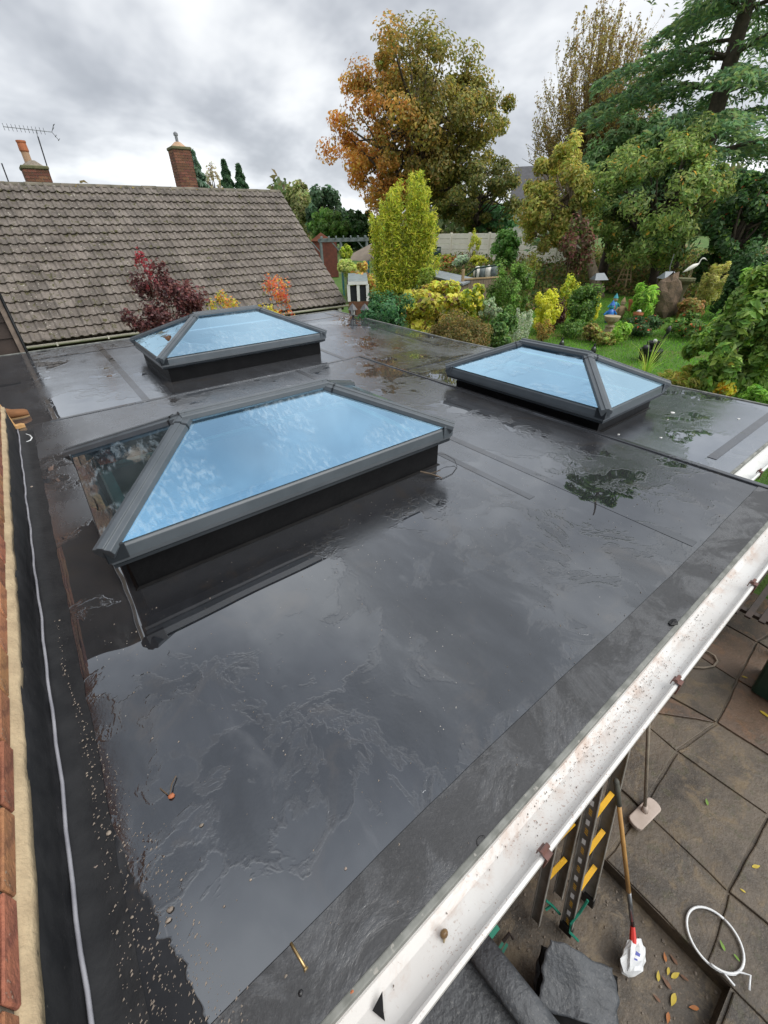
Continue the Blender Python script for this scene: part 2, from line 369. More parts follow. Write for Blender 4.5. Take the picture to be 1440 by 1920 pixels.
def glass_mat(name, tint, fac, trans):
    m, t, b = nodes(name)
    t.nodes.remove(b)
    v = worldpos(t)
    gl = t.nodes.new('ShaderNodeBsdfGlossy'); lwf = t.nodes.new('ShaderNodeLayerWeight'); lwf.inputs[0].default_value = .5; t.links.new(mixc(t, ramp2(t, lwf.outputs['Facing'], .12, .62), (*tint, 1), (.56, .82, 1.0, 1)), gl.inputs['Color'])
    mpn = t.nodes.new('ShaderNodeMapping'); mpn.inputs['Scale'].default_value = (1, .22, 1); t.links.new(v, mpn.inputs[0])
    n = noise(t, mpn.outputs[0], 34, 5, .65, .5)
    n2 = noise(t, v, 2.2, 3, .5, .4)
    patch = ramp2(t, n2, .46, .56)
    t.links.new(mth(t, 'MULTIPLY_ADD', mth(t, 'MULTIPLY', ramp2(t, n, .4, .7), patch), .07, .006), gl.inputs['Roughness'])
    bp = t.nodes.new('ShaderNodeBump'); bp.inputs['Strength'].default_value = .35; bp.inputs['Distance'].default_value = .004
    t.links.new(mth(t, 'MULTIPLY', n, patch), bp.inputs['Height']); t.links.new(bp.outputs[0], gl.inputs['Normal'])
    tr = t.nodes.new('ShaderNodeBsdfTransparent'); tr.inputs[0].default_value = (*trans, 1)
    lw = t.nodes.new('ShaderNodeFresnel'); lw.inputs[0].default_value = 1.5
    f = mth(t, 'MULTIPLY_ADD', lw.outputs[0], 1-fac, fac, clamp=True)
    mx = t.nodes.new('ShaderNodeMixShader'); t.links.new(f, mx.inputs[0])
    t.links.new(tr.outputs[0], mx.inputs[1]); t.links.new(gl.outputs[0], mx.inputs[2])
    df = t.nodes.new('ShaderNodeBsdfDiffuse'); df.inputs[0].default_value = (.50, .62, .70, 1)
    mist = mth(t, 'MULTIPLY', mth(t, 'ADD', mth(t, 'MULTIPLY', ramp2(t, n, .46, .66), mth(t, 'MULTIPLY', patch, 1.9)), mth(t, 'MULTIPLY', ramp2(t, noise(t, v, .9, 2, .5), .4, .65), .8)), .11)
    mx2 = t.nodes.new('ShaderNodeMixShader'); t.links.new(mist, mx2.inputs[0]); t.links.new(mx.outputs[0], mx2.inputs[1]); t.links.new(df.outputs[0], mx2.inputs[2])
    t.links.new(mx2.outputs[0], t.nodes['Material Output'].inputs[0])
glass_mat('solar_glass', (.33, .67, 1.0), .60, (.82, .96, .97))

# ------------------------------------------------------------------ mesh building
def tag(o, label=None, cat=None, group=None, kind=None):
    if label: o['label'] = label
    if cat: o['category'] = cat
    if group: o['group'] = group
    if kind: o['kind'] = kind
    return o
def empty(name, loc, label=None, cat=None, group=None, rz=0.0):
    o = bpy.data.objects.new(name, None); col.objects.link(o); o.location = Vector([float(c) for c in loc]); o.rotation_euler = (0, 0, rz)
    o.empty_display_size = .1
    return tag(o, label, cat, group)
def put(name, me, material, parent=None, loc=None):
    if material and not me.materials: me.materials.append(MATS[material])
    o = bpy.data.objects.new(name, me); col.objects.link(o)
    if parent is not None: o.parent = parent
    if loc is not None: o.location = Vector([float(c) for c in loc])
    return o
class MB:
    def __init__(s, origin=(0, 0, 0)): s.v = []; s.f = []; s.o = Vector([float(c) for c in origin])
    def add(s, vs, fs):
        k = len(s.v); s.v += [tuple(Vector([float(q) for q in p])-s.o) for p in vs]; s.f += [tuple(i+k for i in f) for f in fs]; return s
    def box(s, a, b):
        x0, y0, z0 = a; x1, y1, z1 = b
        return s.add([(x0,y0,z0),(x1,y0,z0),(x1,y1,z0),(x0,y1,z0),(x0,y0,z1),(x1,y0,z1),(x1,y1,z1),(x0,y1,z1)],
              [(0,3,2,1),(4,5,6,7),(0,1,5,4),(1,2,6,5),(2,3,7,6),(3,0,4,7)])
    def prism(s, poly, z0, z1):
        n = len(poly)
        return s.add([(p[0],p[1],z0) for p in poly]+[(p[0],p[1],z1) for p in poly],
              [tuple(range(n-1,-1,-1)), tuple(range(n,2*n))]+[(i,(i+1)%n,(i+1)%n+n,i+n) for i in range(n)])
    def sweep(s, prof, p0, p1, up=(0,0,1)):
        """profile (side, up) pulled from p0 to p1"""
        a, b = Vector([float(c) for c in p0]), Vector([float(c) for c in p1]); d = (b-a).normalized(); u = Vector(up); sd = d.cross(u)
        if sd.length < 1e-6: sd = d.cross(Vector((1,0,0)))
        sd.normalize(); u = sd.cross(d)
        n = len(prof)
        return s.add([a+sd*q[0]+u*q[1] for q in prof]+[b+sd*q[0]+u*q[1] for q in prof],
              [tuple(range(n)), tuple(range(2*n-1,n-1,-1))]+[(i,i+n,(i+1)%n+n,(i+1)%n) for i in range(n)])
    def bar(s, p0, p1, w, h, up=(0,0,1)):
        return s.sweep([(-w/2,-h/2),(w/2,-h/2),(w/2,h/2),(-w/2,h/2)], p0, p1, up)
    def tube(s, pts, rad, n=6, caps=True):
        pts = [Vector([float(c) for c in p]) for p in pts]; k = len(pts)
        if not hasattr(rad, '__len__'): rad = [rad]*k
        vs = []; ref = Vector((0.31,0.17,0.93))
        for i, p in enumerate(pts):
            d = (pts[min(i+1,k-1)]-pts[max(i-1,0)])
            d = d.normalized() if d.length > 1e-9 else Vector((0,0,1))
            a = d.cross(ref)
            if a.length < .1: a = d.cross(Vector((1,0,0)))
            a.normalize(); b = d.cross(a)
            for j in range(n):
                t = 2*math.pi*j/n; vs.append(p+(a*math.cos(t)+b*math.sin(t))*rad[i])
        fs = [(i*n+j, i*n+(j+1)%n, (i+1)*n+(j+1)%n, (i+1)*n+j) for i in range(k-1) for j in range(n)]
        if caps: fs += [tuple(range(n-1,-1,-1)), tuple((k-1)*n+j for j in range(n))]
        return s.add(vs, fs)
    def lathe(s, prof, c=(0,0,0), n=16):
        vs = []; fs = []
        for r, z in prof:
            for j in range(n):
                t = 2*math.pi*j/n; vs.append((c[0]+r*math.cos(t), c[1]+r*math.sin(t), c[2]+z))
        k = len(prof)
        fs = [(i*n+j, i*n+(j+1)%n, (i+1)*n+(j+1)%n, (i+1)*n+j) for i in range(k-1) for j in range(n)]
        fs += [tuple(range(n-1,-1,-1)), tuple((k-1)*n+j for j in range(n))]
        return s.add(vs, fs)
    def blob(s, c, r, seed=0, amt=.15, nu=10, nv=7):
        rg = random.Random(seed); vs = []; fs = []
        for i in range(nv+1):
            th = math.pi*i/nv
            for j in range(nu):
                ph = 2*math.pi*j/nu; k = 1+rg.uniform(-amt, amt)
                vs.append((c[0]+r[0]*k*math.sin(th)*math.cos(ph), c[1]+r[1]*k*math.sin(th)*math.sin(ph), c[2]+r[2]*k*math.cos(th)))
        fs = [(i*nu+j, (i+1)*nu+j, (i+1)*nu+(j+1)%nu, i*nu+(j+1)%nu) for i in range(nv) for j in range(nu)]
        return s.add(vs, fs)
    def mesh(s, name, smooth=False):
        me = bpy.data.meshes.new(name); me.from_pydata(s.v, [], s.f); me.update()
        if smooth: me.shade_smooth()
        return me
    def build(s, name, material, parent=None, smooth=False, bevel=0, seg=1, loc=None, kind=None, label=None):
        o = put(name, s.mesh(name, smooth), material, parent, loc)
        if bevel:
            b = o.modifiers.new('bevel', 'BEVEL'); b.width = bevel; b.segments = seg; b.limit_method = 'ANGLE'; b.angle_limit = math.radians(40)
        if kind: o['kind'] = kind
        if label: o['label'] = label
        return o

def quad_leaves(name, P, Nrm, size, tint, aspect=.55, parent=None, material='leaf', rng=None, droop=0.0, axis=None, fold=.18):
    """one mesh of small leaf-shaped faces. P (n,3) positions, Nrm (n,3) facing, size (n,), tint (n,3)"""
    rng = rng or np.random.default_rng(1)
    n = len(P); Nn = Nrm/(np.linalg.norm(Nrm, axis=1, keepdims=True)+1e-9)
    A = rng.normal(size=(n,3)) if axis is None else axis + rng.normal(size=(n,3))*.25
    A[:,2] -= droop
    A -= (A*Nn).sum(1, keepdims=True)*Nn; A /= (np.linalg.norm(A, axis=1, keepdims=True)+1e-9)
    B = np.cross(Nn, A); L = size[:,None]; W = L*aspect
    V = np.empty((n,4,3))
    V[:,0] = P-A*L*.5; V[:,1] = P+B*W*.5+Nn*L*fold+A*L*.05; V[:,2] = P+A*L*.5; V[:,3] = P-B*W*.5+Nn*L*fold+A*L*.05
    me = bpy.data.meshes.new(name)
    me.vertices.add(n*4); me.vertices.foreach_set('co', V.astype(np.float32).ravel())
    idx = np.arange(n*4).reshape(n,4); tri = np.stack([idx[:,[0,1,2]], idx[:,[0,2,3]]], 1).reshape(-1,3)
    me.loops.add(len(tri)*3); me.loops.foreach_set('vertex_index', tri.astype(np.int32).ravel())
    me.polygons.add(len(tri)); me.polygons.foreach_set('loop_start', np.arange(0, len(tri)*3, 3, dtype=np.int32))
    me.update()
    at = me.attributes.new('tint', 'FLOAT_COLOR', 'POINT')
    C = np.ones((n,4,4), np.float32); C[:,:,:3] = tint[:,None,:]
    at.data.foreach_set('color', C.ravel())
    me.update()
    return put(name, me, material, parent)
def tints(rng, n, pal, w=None, var=.25):
    pal = np.array(pal, float); w = np.array(w if w else [1]*len(pal), float); w /= w.sum()
    c = pal[rng.choice(len(pal), n, p=w)]
    return np.clip(2.35*np.array([1.0,1.03,.82])*c*(1+rng.normal(size=(n,1))*var*.6)*(1+rng.normal(size=(n,3))*.08), .004, .9)

def foliage(rng, c, r, n, clumps, clump_r=.28, shell=.55, flat=1.0):
    """leaf positions gathered in clumps through an uneven ellipsoid; returns P, outward N, clump id"""
    k = clumps; d = rng.normal(size=(k,3)); d /= np.linalg.norm(d, axis=1, keepdims=True)
    rad = shell + (1-shell)*rng.random(k)**.6
    rad *= 1+.12*rng.normal(size=k)
    cc = d*rad[:,None]
    cid = rng.integers(0, k, n)
    off = rng.normal(size=(n,3)); off /= np.linalg.norm(off, axis=1, keepdims=True)
    off *= (rng.random(n)**.45)[:,None]*clump_r*(.6+.8*rng.random(k))[cid][:,None]
    off[:,2] *= flat
    q = cc[cid]+off
    nn = cc[cid]*.5+off/clump_r*.8+rng.normal(size=(n,3))*.45+np.array([0,0,.35])
    return np.array(c)+q*np.array(r), nn, cid, cc*np.array(r)+np.array(c)

def bush(name, c, r, pal, n=2500, leaf=.09, label='', cat='shrub', group=None, clumps=26, w=None, aspect=.6, seed=0, stems=7, base=None, clump_r=.32, shell=.5, droop=0.0, stem_mat='twig', var=.28, stalk=None):
    rng = np.random.default_rng(seed+17)
    gz0 = gz(c[0], c[1]) if base is None else base
    r = tuple(v*.9 for v in r)
    t = empty(name, (c[0], c[1], gz0), label, cat, group)
    P, Nn, cid, cc = foliage(rng, (0, 0, c[2]-gz0), r, n, clumps, clump_r, shell)
    keep = P[:,2] > .02; P, Nn, cid = P[keep], Nn[keep], cid[keep]
    tint = tints(rng, len(P), pal, w, var)*(1+.16*rng.normal(size=clumps))[cid][:,None].clip(.6, 1.5)
    quad_leaves('foliage', P, Nn, leaf*(.6+.8*rng.random(len(P))), np.clip(tint, .004, .9), aspect, t, rng=rng, droop=droop)
    m = MB()
    for i in range(stems):
        e = cc[rng.integers(0, clumps)]
        m.tube([(rng.normal()*.06*r[0], rng.normal()*.06*r[1], -.03), (e[0]*.45, e[1]*.45, e[2]*.5), e], [.02*r[2]+.006, .013*r[2]+.004, .004], 5)
    m.build('stem', stem_mat, t)
    return t

def tree(name, base, c, r, pal, n, leaf, label, clumps=60, trunk_r=.25, w=None, seed=0, clump_r=.2, shell=.55, limbs=26, tintf=None, cat='tree', group=None, aspect=.55, flat=1.0, droop=0, bark='bark', var=.25, trunk_top=.62, lean=(0,0)):
    rng = np.random.default_rng(seed+91)
    base = np.array(base, float); t = empty(name, base, label, cat, group)
    cl_ = np.array(c, float)-base
    P, Nn, cid, cc = foliage(rng, cl_, r, n, clumps, clump_r, shell, flat)
    keep = P[:,2] > .15; P, Nn, cid = P[keep], Nn[keep], cid[keep]
    tint = tints(rng, len(P), pal, w, var) if tintf is None else tintf(rng, P, cl_, r)
    tint = tint*(1+.15*rng.normal(size=clumps))[cid][:,None].clip(.6, 1.5)
    quad_leaves('crown', P, Nn, leaf*(.6+.8*rng.random(len(P))), np.clip(tint, .004, .9), aspect, t, rng=rng, droop=droop)
    m = MB(); top = np.array([cl_[0]*.9, cl_[1]*.9, cl_[2]+r[2]*(trunk_top-.3)])
    k = 7; pts = [top*(i/(k-1))+np.array([rng.normal()*.05*trunk_r*6, rng.normal()*.05*trunk_r*6, 0])*(0 < i < k-1) for i in range(k)]; pts[0][2] = -.2
    m.tube(pts, [trunk_r*(1.25-.95*i/(k-1)) for i in range(k)], 8)
    tr = m.build('trunk', bark, t, smooth=True)
    m = MB()
    order = rng.permutation(clumps)[:limbs]
    for i in order:
        e = cc[i]; s = rng.uniform(.35, .95); a = top*s; md = a*.45+e*.55+np.array([0, 0, -.08*np.linalg.norm(e-a)])
        m.tube([a, md, e], [trunk_r*.5*(1.1-s*.6), trunk_r*.26, .02], 5)
    m.build('limb', bark, tr, smooth=True)
    return t

# ================================================================== THE GROUND
def build_ground():
    xs = sorted(set([-300,-200,-120,-60,-30,-15,-8,-4,0,3,5,5.8]+[6+.4*i for i in range(8)]+list(range(10,70,2))+[75,90,120,180,260,400]))
    ys = sorted(set([-300,-150,-80,-40,-20]+list(range(-12,70,2))+[75,90,120,180,260,400]))
    m = MB(); idx = {}
    vs = [(x,y,gz(x,y)-.03) for y in ys for x in xs]; nx = len(xs)
    fs = [(j*nx+i, j*nx+i+1, (j+1)*nx+i+1, (j+1)*nx+i) for j in range(len(ys)-1) for i in range(nx-1)]
    m.add(vs, fs); o = m.build('ground', 'ground', smooth=True); tag(o, 'grassy garden ground rising gently away from the flat roof', None, None, 'structure')
build_ground()

# ================================================================== THE FLAT ROOF
ZL = -.05                                   # lower deck level
WX = -.53                                   # face of the house wall
YE = .215                                   # eaves of the upper deck
XB, YB = 3.77, 5.47                         # far edges of the upper deck
YR = .62                                    # near edge of the lower deck
XF0, XF1, YF = 5.93, 5.62, 9.12             # garden edge and far edge of the lower deck
FALL = .030                                  # the far deck falls towards the raised one
def zl(y): return ZL+FALL*max(0.0, y-5.37)
def xf(y): return XF0+(XF1-XF0)*(y-YR)/(YF-YR)
S2 = dict(x0=-.12, x1=2.25, y0=2.08, y1=3.48, zf=.33, rx0=.55, rx1=1.55, ry0=2.78, ry1=2.78, zr=.63, kx0=-.06, kx1=2.19, ky0=2.15, ky1=3.41, zd=0.0)
S1 = dict(x0=1.10, x1=3.53, y0=6.06, y1=7.66, zf=.28, rx0=1.89, rx1=2.80, ry0=6.86, ry1=6.86, zr=.62, kx0=1.17, kx1=3.46, ky0=6.13, ky1=7.59, zd=ZL)
S3 = dict(x0=3.76, x1=4.98, y0=1.63, y1=3.62, zf=.205, rx0=4.37, rx1=4.37, ry0=2.24, ry1=3.01, zr=.485, kx0=3.86, kx1=4.90, ky0=1.70, ky1=3.54, zd=ZL)

roof = empty('roof_extension', (2.6, 5.0, -2.86), 'single storey flat roofed house extension with black wet felt roof', 'building')
def rel(o): return Vector((0,0,0))
RO = (2.6, 5.0, -2.86)
def hole(s): return (s['kx0']+.05, s['ky0']+.05, s['kx1']-.05, s['ky1']-.05)
def deck(name, material, x0, x1, y0, y1, z, hl, xr=None):
    """sheet with one rectangular opening; xr(y) gives a slanting outer edge"""
    m = MB(RO); a, b, c, d = hl
    X1 = xr or (lambda y: x1)
    def q(p): m.add([(px, py, z(py) if callable(z) else z) for px, py in p], [tuple(range(len(p)))])
    q([(x0,y0),(a,y0),(a,y1),(x0,y1)]); q([(c,y0),(X1(y0),y0),(X1(y1),y1),(c,y1)])
    q([(a,y0),(c,y0),(c,b),(a,b)]); q([(a,d),(c,d),(c,y1),(a,y1)])
    return m.build(name, material, roof)
deck('upper_deck', 'roof_felt_upper', WX+.02, XB, YE+.005, YB, 0, hole(S2))
deck('lower_deck', 'roof_felt_far', -2.4, 99, YB-.1, YF, zl, hole(S1), xf)
deck('lower_deck', 'roof_felt_far', XB-.1, 99, YR, YB-.1, ZL, hole(S3), xf)
# step at the edge of the upper deck, with its capping strip
m = MB(RO); m.box((WX+.02, YB, ZL-.02), (XB+.004, YB+.004, .0)); m.box((XB, YE, ZL-.25), (XB+.004, YB, .0)); m.build('deck_upstand', 'felt_dry', roof)
m = MB(RO); m.bar((XB-.01, YE-.01, .004), (XB-.01, YB, .004), .05, .016); m.build('capping_strip', 'felt_lap', roof, bevel=.006, seg=2)
m = MB(RO); m.bar((WX+.3, YB-.012, .003), (XB-.04, YB-.012, .003), .05, .010); m.build('capping_strip', 'felt_lap', roof, bevel=.004, seg=2)
# felt laps
def lap(x0, y0, x1, y1, z, h=.004, material='felt_lap'):
    m = MB(RO); m.box((x0,y0,.001), (x1,y1,h)); m.v = [(a, b, c+(z(b+RO[1]) if callable(z) else z)) for a, b, c in m.v]; return m.build('felt_lap', material, roof)
m = MB(RO)
xs_ = np.linspace(WX+.16, XB-.04, 40); rg = random.Random(4)
e_ = [.395+.008*math.sin(x*2.1)+rg.uniform(-.002,.002) for x in xs_]
m.add([(x, YE, .0045) for x in xs_]+[(x, e, .0045) for x, e in zip(xs_, e_)]+[(x, e+.003, .0005) for x, e in zip(xs_, e_)],
      [(i,i+1,i+41,i+40) for i in range(39)]+[(40+i,41+i,81+i,80+i) for i in range(39)])
def strip_mat():
    m, t, b = nodes('felt_strip'); v = worldpos(t)
    c = mixc(t, ramp2(t, noise(t, v, 4, 6, .7, .5), .35, .65), (.012, .0125, .014), (.024, .025, .028))
    c = mixc(t, mth(t, 'MULTIPLY', ramp2(t, noise(t, v, 90, 4, .7), .52, .7), .5), c, (.055, .055, .058))
    t.links.new(c, b.inputs['Base Color']); w = ramp2(t, noise(t, v, 3.2, 6, .72, .7), .44, .60)
    t.links.new(mth(t, 'MULTIPLY_ADD', w, -.22, .48), b.inputs['Roughness']); t.links.new(mth(t, 'MULTIPLY_ADD', w, .40, 1.65), b.inputs['IOR'])
    bump(t, b, mth(t, 'ADD', mth(t, 'MULTIPLY', w, .25), mth(t, 'MULTIPLY', noise(t, v, 70, 4, .7), .3)), .6, .006)
strip_mat()
m.build('eaves_strip', 'felt_strip', roof)
lap(2.62, .42, 2.69, 5.42, 0, .002); lap(2.32, 1.35, 2.38, 2.3, 0, .002)
lap(WX+.4, 8.5, 5.4, 8.56, zl); lap(5.28, 5.38, 5.36, 9.0, zl); lap(4.1, YR+.16, 5.85, YR+.23, ZL)
lap(3.84, 4.55, 5.3, 4.62, ZL); lap(.7, 5.6, .78, 9.0, zl); lap(3.55, 5.6, 3.62, 9.0, zl, .003)
# upstand of felt against the house wall, coved at the foot
m = MB(RO); prof = [(WX+.004,.235),(WX+.02,.235),(WX+.024,.05),(WX+.03,.03),(WX+.05,.014),(WX+.10,.006),(WX+.145,.003)]
ys_ = np.linspace(YE-.02, 5.30, 60); rg = random.Random(8)
vs_ = []
for y in ys_:
    j = rg.uniform(-.004,.004)
    vs_ += [(px+(j if k > 0 else 0), y, pz+(rg.uniform(-.006,.006) if k < 2 else 0)) for k, (px, pz) in enumerate(prof)]
k = len(prof); m.add(vs_, [(i*k+j, i*k+j+1, (i+1)*k+j+1, (i+1)*k+j) for i in range(59) for j in range(k-1)])
m.build('felt_upstand', 'felt_dry', roof, smooth=True)
m = MB(RO); m.tube([(WX+.036+.002*math.sin(i*1.7)+.002*math.sin(i*.6), y, .034+.002*math.sin(i)) for i, y in enumerate(ys_)], .006, 6); m.build('sealant_bead', 'sealant', roof, smooth=True)
# metal drip edge, fascia, soffit and walls
m = MB(RO); m.sweep([(-.012,-.03),(.008,-.03),(.008,.008),(-.012,.008)], (WX, YE, 0), (XB+.01, YE, 0)); m.build('drip_trim', 'trim_metal', roof, bevel=.004, seg=2)
m = MB(RO); m.sweep([(-.012,-.03),(.008,-.03),(.008,.006),(-.012,.006)], (XB+.02, YR-.004, ZL), (XF0, YR-.004, ZL)); m.build('drip_trim', 'trim_metal', roof, bevel=.004, seg=2)
m = MB(RO); m.sweep([(-.01,-.06),(.014,-.06),(.014,.010),(-.01,.010)], (XF0+.004, YR, ZL), (xf(5.37)+.004, 5.37, ZL)); m.sweep([(-.01,-.06),(.014,-.06),(.014,.010),(-.01,.010)], (xf(5.37)+.004, 5.37, ZL), (XF1+.004, YF, zl(YF))); m.build('drip_trim', 'trim_metal', roof, bevel=.004, seg=2)
m = MB(RO); m.sweep([(-.01,-.06),(.014,-.06),(.014,.010),(-.01,.010)], (XF1, YF+.004, zl(YF)), (-2.4, YF+.004, zl(YF))); m.build('drip_trim', 'trim_metal', roof, bevel=.004, seg=2)
m = MB(RO); m.box((WX, .225, -.22), (XB, .245, -.035)); m.build('fascia', 'white_clean', roof)
m = MB(RO); m.box((XB+.006, YR+.004, -.28), (XF0-.03, YR+.024, ZL-.035)); m.build('fascia', 'white_clean', roof)
m = MB(RO); m.box((WX, .245, -.235), (XB, .45, -.222)); m.build('soffit', 'white_clean', roof)
m = MB(RO); m.box((WX+.01, .45, -2.86), (XB-.02, .62, -.23)); m.build('wall', 'brick_dark', roof)
m = MB(RO); m.box((XB-.02, .80, -2.86), (5.56, .98, -.285)); m.box((5.40, .98, -2.86), (5.56, 9.06, -.28)); m.box((-2.3, 8.9, -2.86), (5.40, 9.06, -.1)); m.build('wall', 'brick_dark', roof)

# ---------------------------------------------------------------- roof lanterns
def lantern(s, label):
    x0,x1,y0,y1,zf,zr = (s[k] for k in ('x0','x1','y0','y1','zf','zr')); zd = s['zd']
    O = ((x0+x1)/2, (y0+y1)/2, zd)
    t = empty('roof_lantern', O, label, 'skylight', 'roof lanterns on the flat roof')
    a,b,c,d = s['kx0'],s['ky0'],s['kx1'],s['ky1']; kt = zf-.085
    th = .045
    for (p, q) in (((a,b),(c,b+th)), ((a,d-th),(c,d)), ((a,b+th),(a+th,d-th)), ((c-th,b+th),(c,d-th))):
        m = MB(O); m.box((*p, zd-.002), (*q, kt)); m.build('kerb', 'kerb_felt', t)
    # folded felt lap at the foot of the kerb
    m = MB(O); e = .018
    for pts in (((a-e,b-e),(c+e,b-e),(c,b-.003),(a,b-.003)), ((a-e,d+e),(a-e,b-e),(a-.003,b),(a-.003,d)), ((c+e,b-e),(c+e,d+e),(c+.003,d),(c+.003,b)), ((c+e,d+e),(a-e,d+e),(a,d+.003),(c,d+.003))):
        m.add([(pts[0][0],pts[0][1],zd+.004),(pts[1][0],pts[1][1],zd+.004),(pts[2][0],pts[2][1],zd+.012),(pts[3][0],pts[3][1],zd+.012)], [(0,1,2,3)])
    m.build('felt_skirt', 'kerb_felt', t)
    # eaves beam: sloping face, lip, drip; each side mitred
    cn = [(x0,y0),(x1,y0),(x1,y1),(x0,y1)]
    R0 = np.array([s['rx0'], s['ry0'], zr]); R1 = np.array([s['rx1'], s['ry1'], zr])
    along_x = s['rx0'] != s['rx1']
    near = {0: R0, 3: R0, 1: R1, 2: R1} if along_x else {0: R0, 1: R0, 2: R1, 3: R1}
    prof = [(-.085, -.05), (-.055,-.118), (.0,-.088), (.008,-.058), (.0,-.004), (-.012,.006), (-.045,.020), (-.085,.024)]   # (outwards, up)
    for i in range(4):
        p, q = cn[i], cn[(i+1)%4]; nx_, ny_ = (q[1]-p[1]), -(q[0]-p[0]); L = math.hypot(nx_, ny_); nx_, ny_ = nx_/L, ny_/L; dx, dy = (q[0]-p[0])/L, (q[1]-p[1])/L
        vs = [(p[0]+nx_*o-dx*o, p[1]+ny_*o-dy*o, zf+u) for o, u in prof]+[(q[0]+nx_*o+dx*o, q[1]+ny_*o+dy*o, zf+u) for o, u in prof]
        n = len(prof); m = MB(O); m.add(vs, [tuple(range(n)), tuple(range(2*n-1,n-1,-1))]+[(j,j+n,(j+1)%n+n,(j+1)%n) for j in range(n)])
        bm_ = m.build('eaves_beam', 'frame_grey', t, bevel=.004, seg=2)
        m = MB(O); g = [(-.05,-.122),(-.004,-.092),(-.004,-.112),(-.05,-.135)]
        vs = [(p[0]+nx_*o-dx*o, p[1]+ny_*o-dy*o, zf+u) for o, u in g]+[(q[0]+nx_*o+dx*o, q[1]+ny_*o+dy*o, zf+u) for o, u in g]
        m.add(vs, [(0,1,2,3),(7,6,5,4)]+[(j,j+4,(j+1)%4+4,(j+1)%4) for j in range(4)]); m.build('drip_seal', 'frame_dark', bm_)
    # glass
    ins = .055
    for i in range(4):
        p, q = cn[i], cn[(i+1)%4]; A, B = near[i], near[(i+1)%4]
        e0 = np.array([p[0], p[1], zf+.004]); e1 = np.array([q[0], q[1], zf+.004])
        poly = [e0, e1] + ([B, A] if np.linalg.norm(A-B) > .01 else [A])
        ce = sum(poly)/len(poly)
        dz = np.array([0, 0, .012])
        m = MB(O); pl = [ce+(v_-ce)*.985+dz for v_ in poly]
        nn = np.cross(poly[1]-poly[0], poly[2]-poly[0]); nn /= np.linalg.norm(nn)
        m.add(pl, [tuple(range(len(pl)))]); m.build('glass_pane', 'solar_glass', t)
        # pale spacer bar seen through the edge of the pane
        pin = [ce+(v_-ce)*.92 - nn*.022+dz for v_ in poly]; pin2 = [ce+(v_-ce)*.905 - nn*.022+dz for v_ in poly]
        m = MB(O); k = len(pin); m.add(pin+pin2, [(j,(j+1)%k,(j+1)%k+k,j+k) for j in range(k)]); m.build('spacer_bar', 'spacer', t)
    # bars
    hp = [(-.055,.0),(-.048,.028),(-.020,.034),(-.017,.044),(.017,.044),(.020,.034),(.048,.028),(.055,.0),(.03,-.04),(-.03,-.04)]
    for i in range(4):
        e = np.array([cn[i][0], cn[i][1], zf+.002]); R = near[i]; dv = (R-e)/np.linalg.norm(R-e)
        m = MB(O); m.sweep(hp, e-dv*.012, R+dv*.03); hb = m.build('hip_bar', 'frame_grey', t, bevel=.002)
        m = MB(O); cnr = np.array([cn[i][0]+(.012 if i in (1,2) else -.012), cn[i][1]+(.012 if i in (2,3) else -.012)])
        sx, sy = (-1 if i in (1,2) else 1), (-1 if i in (2,3) else 1)
        m.prism([(cnr[0],cnr[1]),(cnr[0]+sx*.10,cnr[1]),(cnr[0]+sx*.06,cnr[1]+sy*.06),(cnr[0],cnr[1]+sy*.10)][::(1 if sx*sy > 0 else -1)], zf-.07, zf+.026)
        m.build('corner_cap', 'frame_dark' if i == 0 else 'frame_grey', t, bevel=.006, seg=2)
        m = MB(O); j = R-dv*.085; m.sweep([(q_[0]*1.05, q_[1]+.0025) for q_ in hp], j-dv*.012, j+dv*.0); m.build('bar_joint', 'frame_dark', hb)
    m = MB(O); dv = (R1-R0)/np.linalg.norm(R1-R0); rp = [(x_*1.15, z_+.006) for x_, z_ in hp]
    m.sweep(rp, R0-dv*.035, R1+dv*.035); m.build('ridge_bar', 'frame_grey', t, bevel=.002)
    # lined shaft below the glass
    a2,b2,c2,d2 = a+.05,b+.05,c-.05,d-.05; zb = zd-.46
    for (p,q) in (((a2,b2),(c2,b2+.012)), ((a2,d2-.012),(c2,d2)), ((a2,b2+.012),(a2+.012,d2-.012)), ((c2-.012,b2+.012),(c2,d2-.012))):
        m = MB(O); m.box((*p, zb), (*q, kt-.004)); m.build('shaft_lining', 'plaster', t)
    m = MB(O)
    m.box((a2+.012,b2+.012,kt-.03),(a2+.07,d2-.012,kt)); m.box((c2-.07,b2+.012,kt-.03),(c2-.012,d2-.012,kt)); m.box((a2+.07,d2-.07,kt-.03),(c2-.07,d2-.012,kt))
    m.build('insulation_edge', 'teal_board', t)
    return t, O
lan2, O2 = lantern(S2, 'large grey framed roof lantern of deep blue glass in the middle of the roof')
lan1, O1 = lantern(S1, 'dark grey framed glass roof lantern beside the neighbouring tiled roof')
lan3, O3 = lantern(S3, 'dark grey framed roof lantern on the garden side, overlooking the lawn')
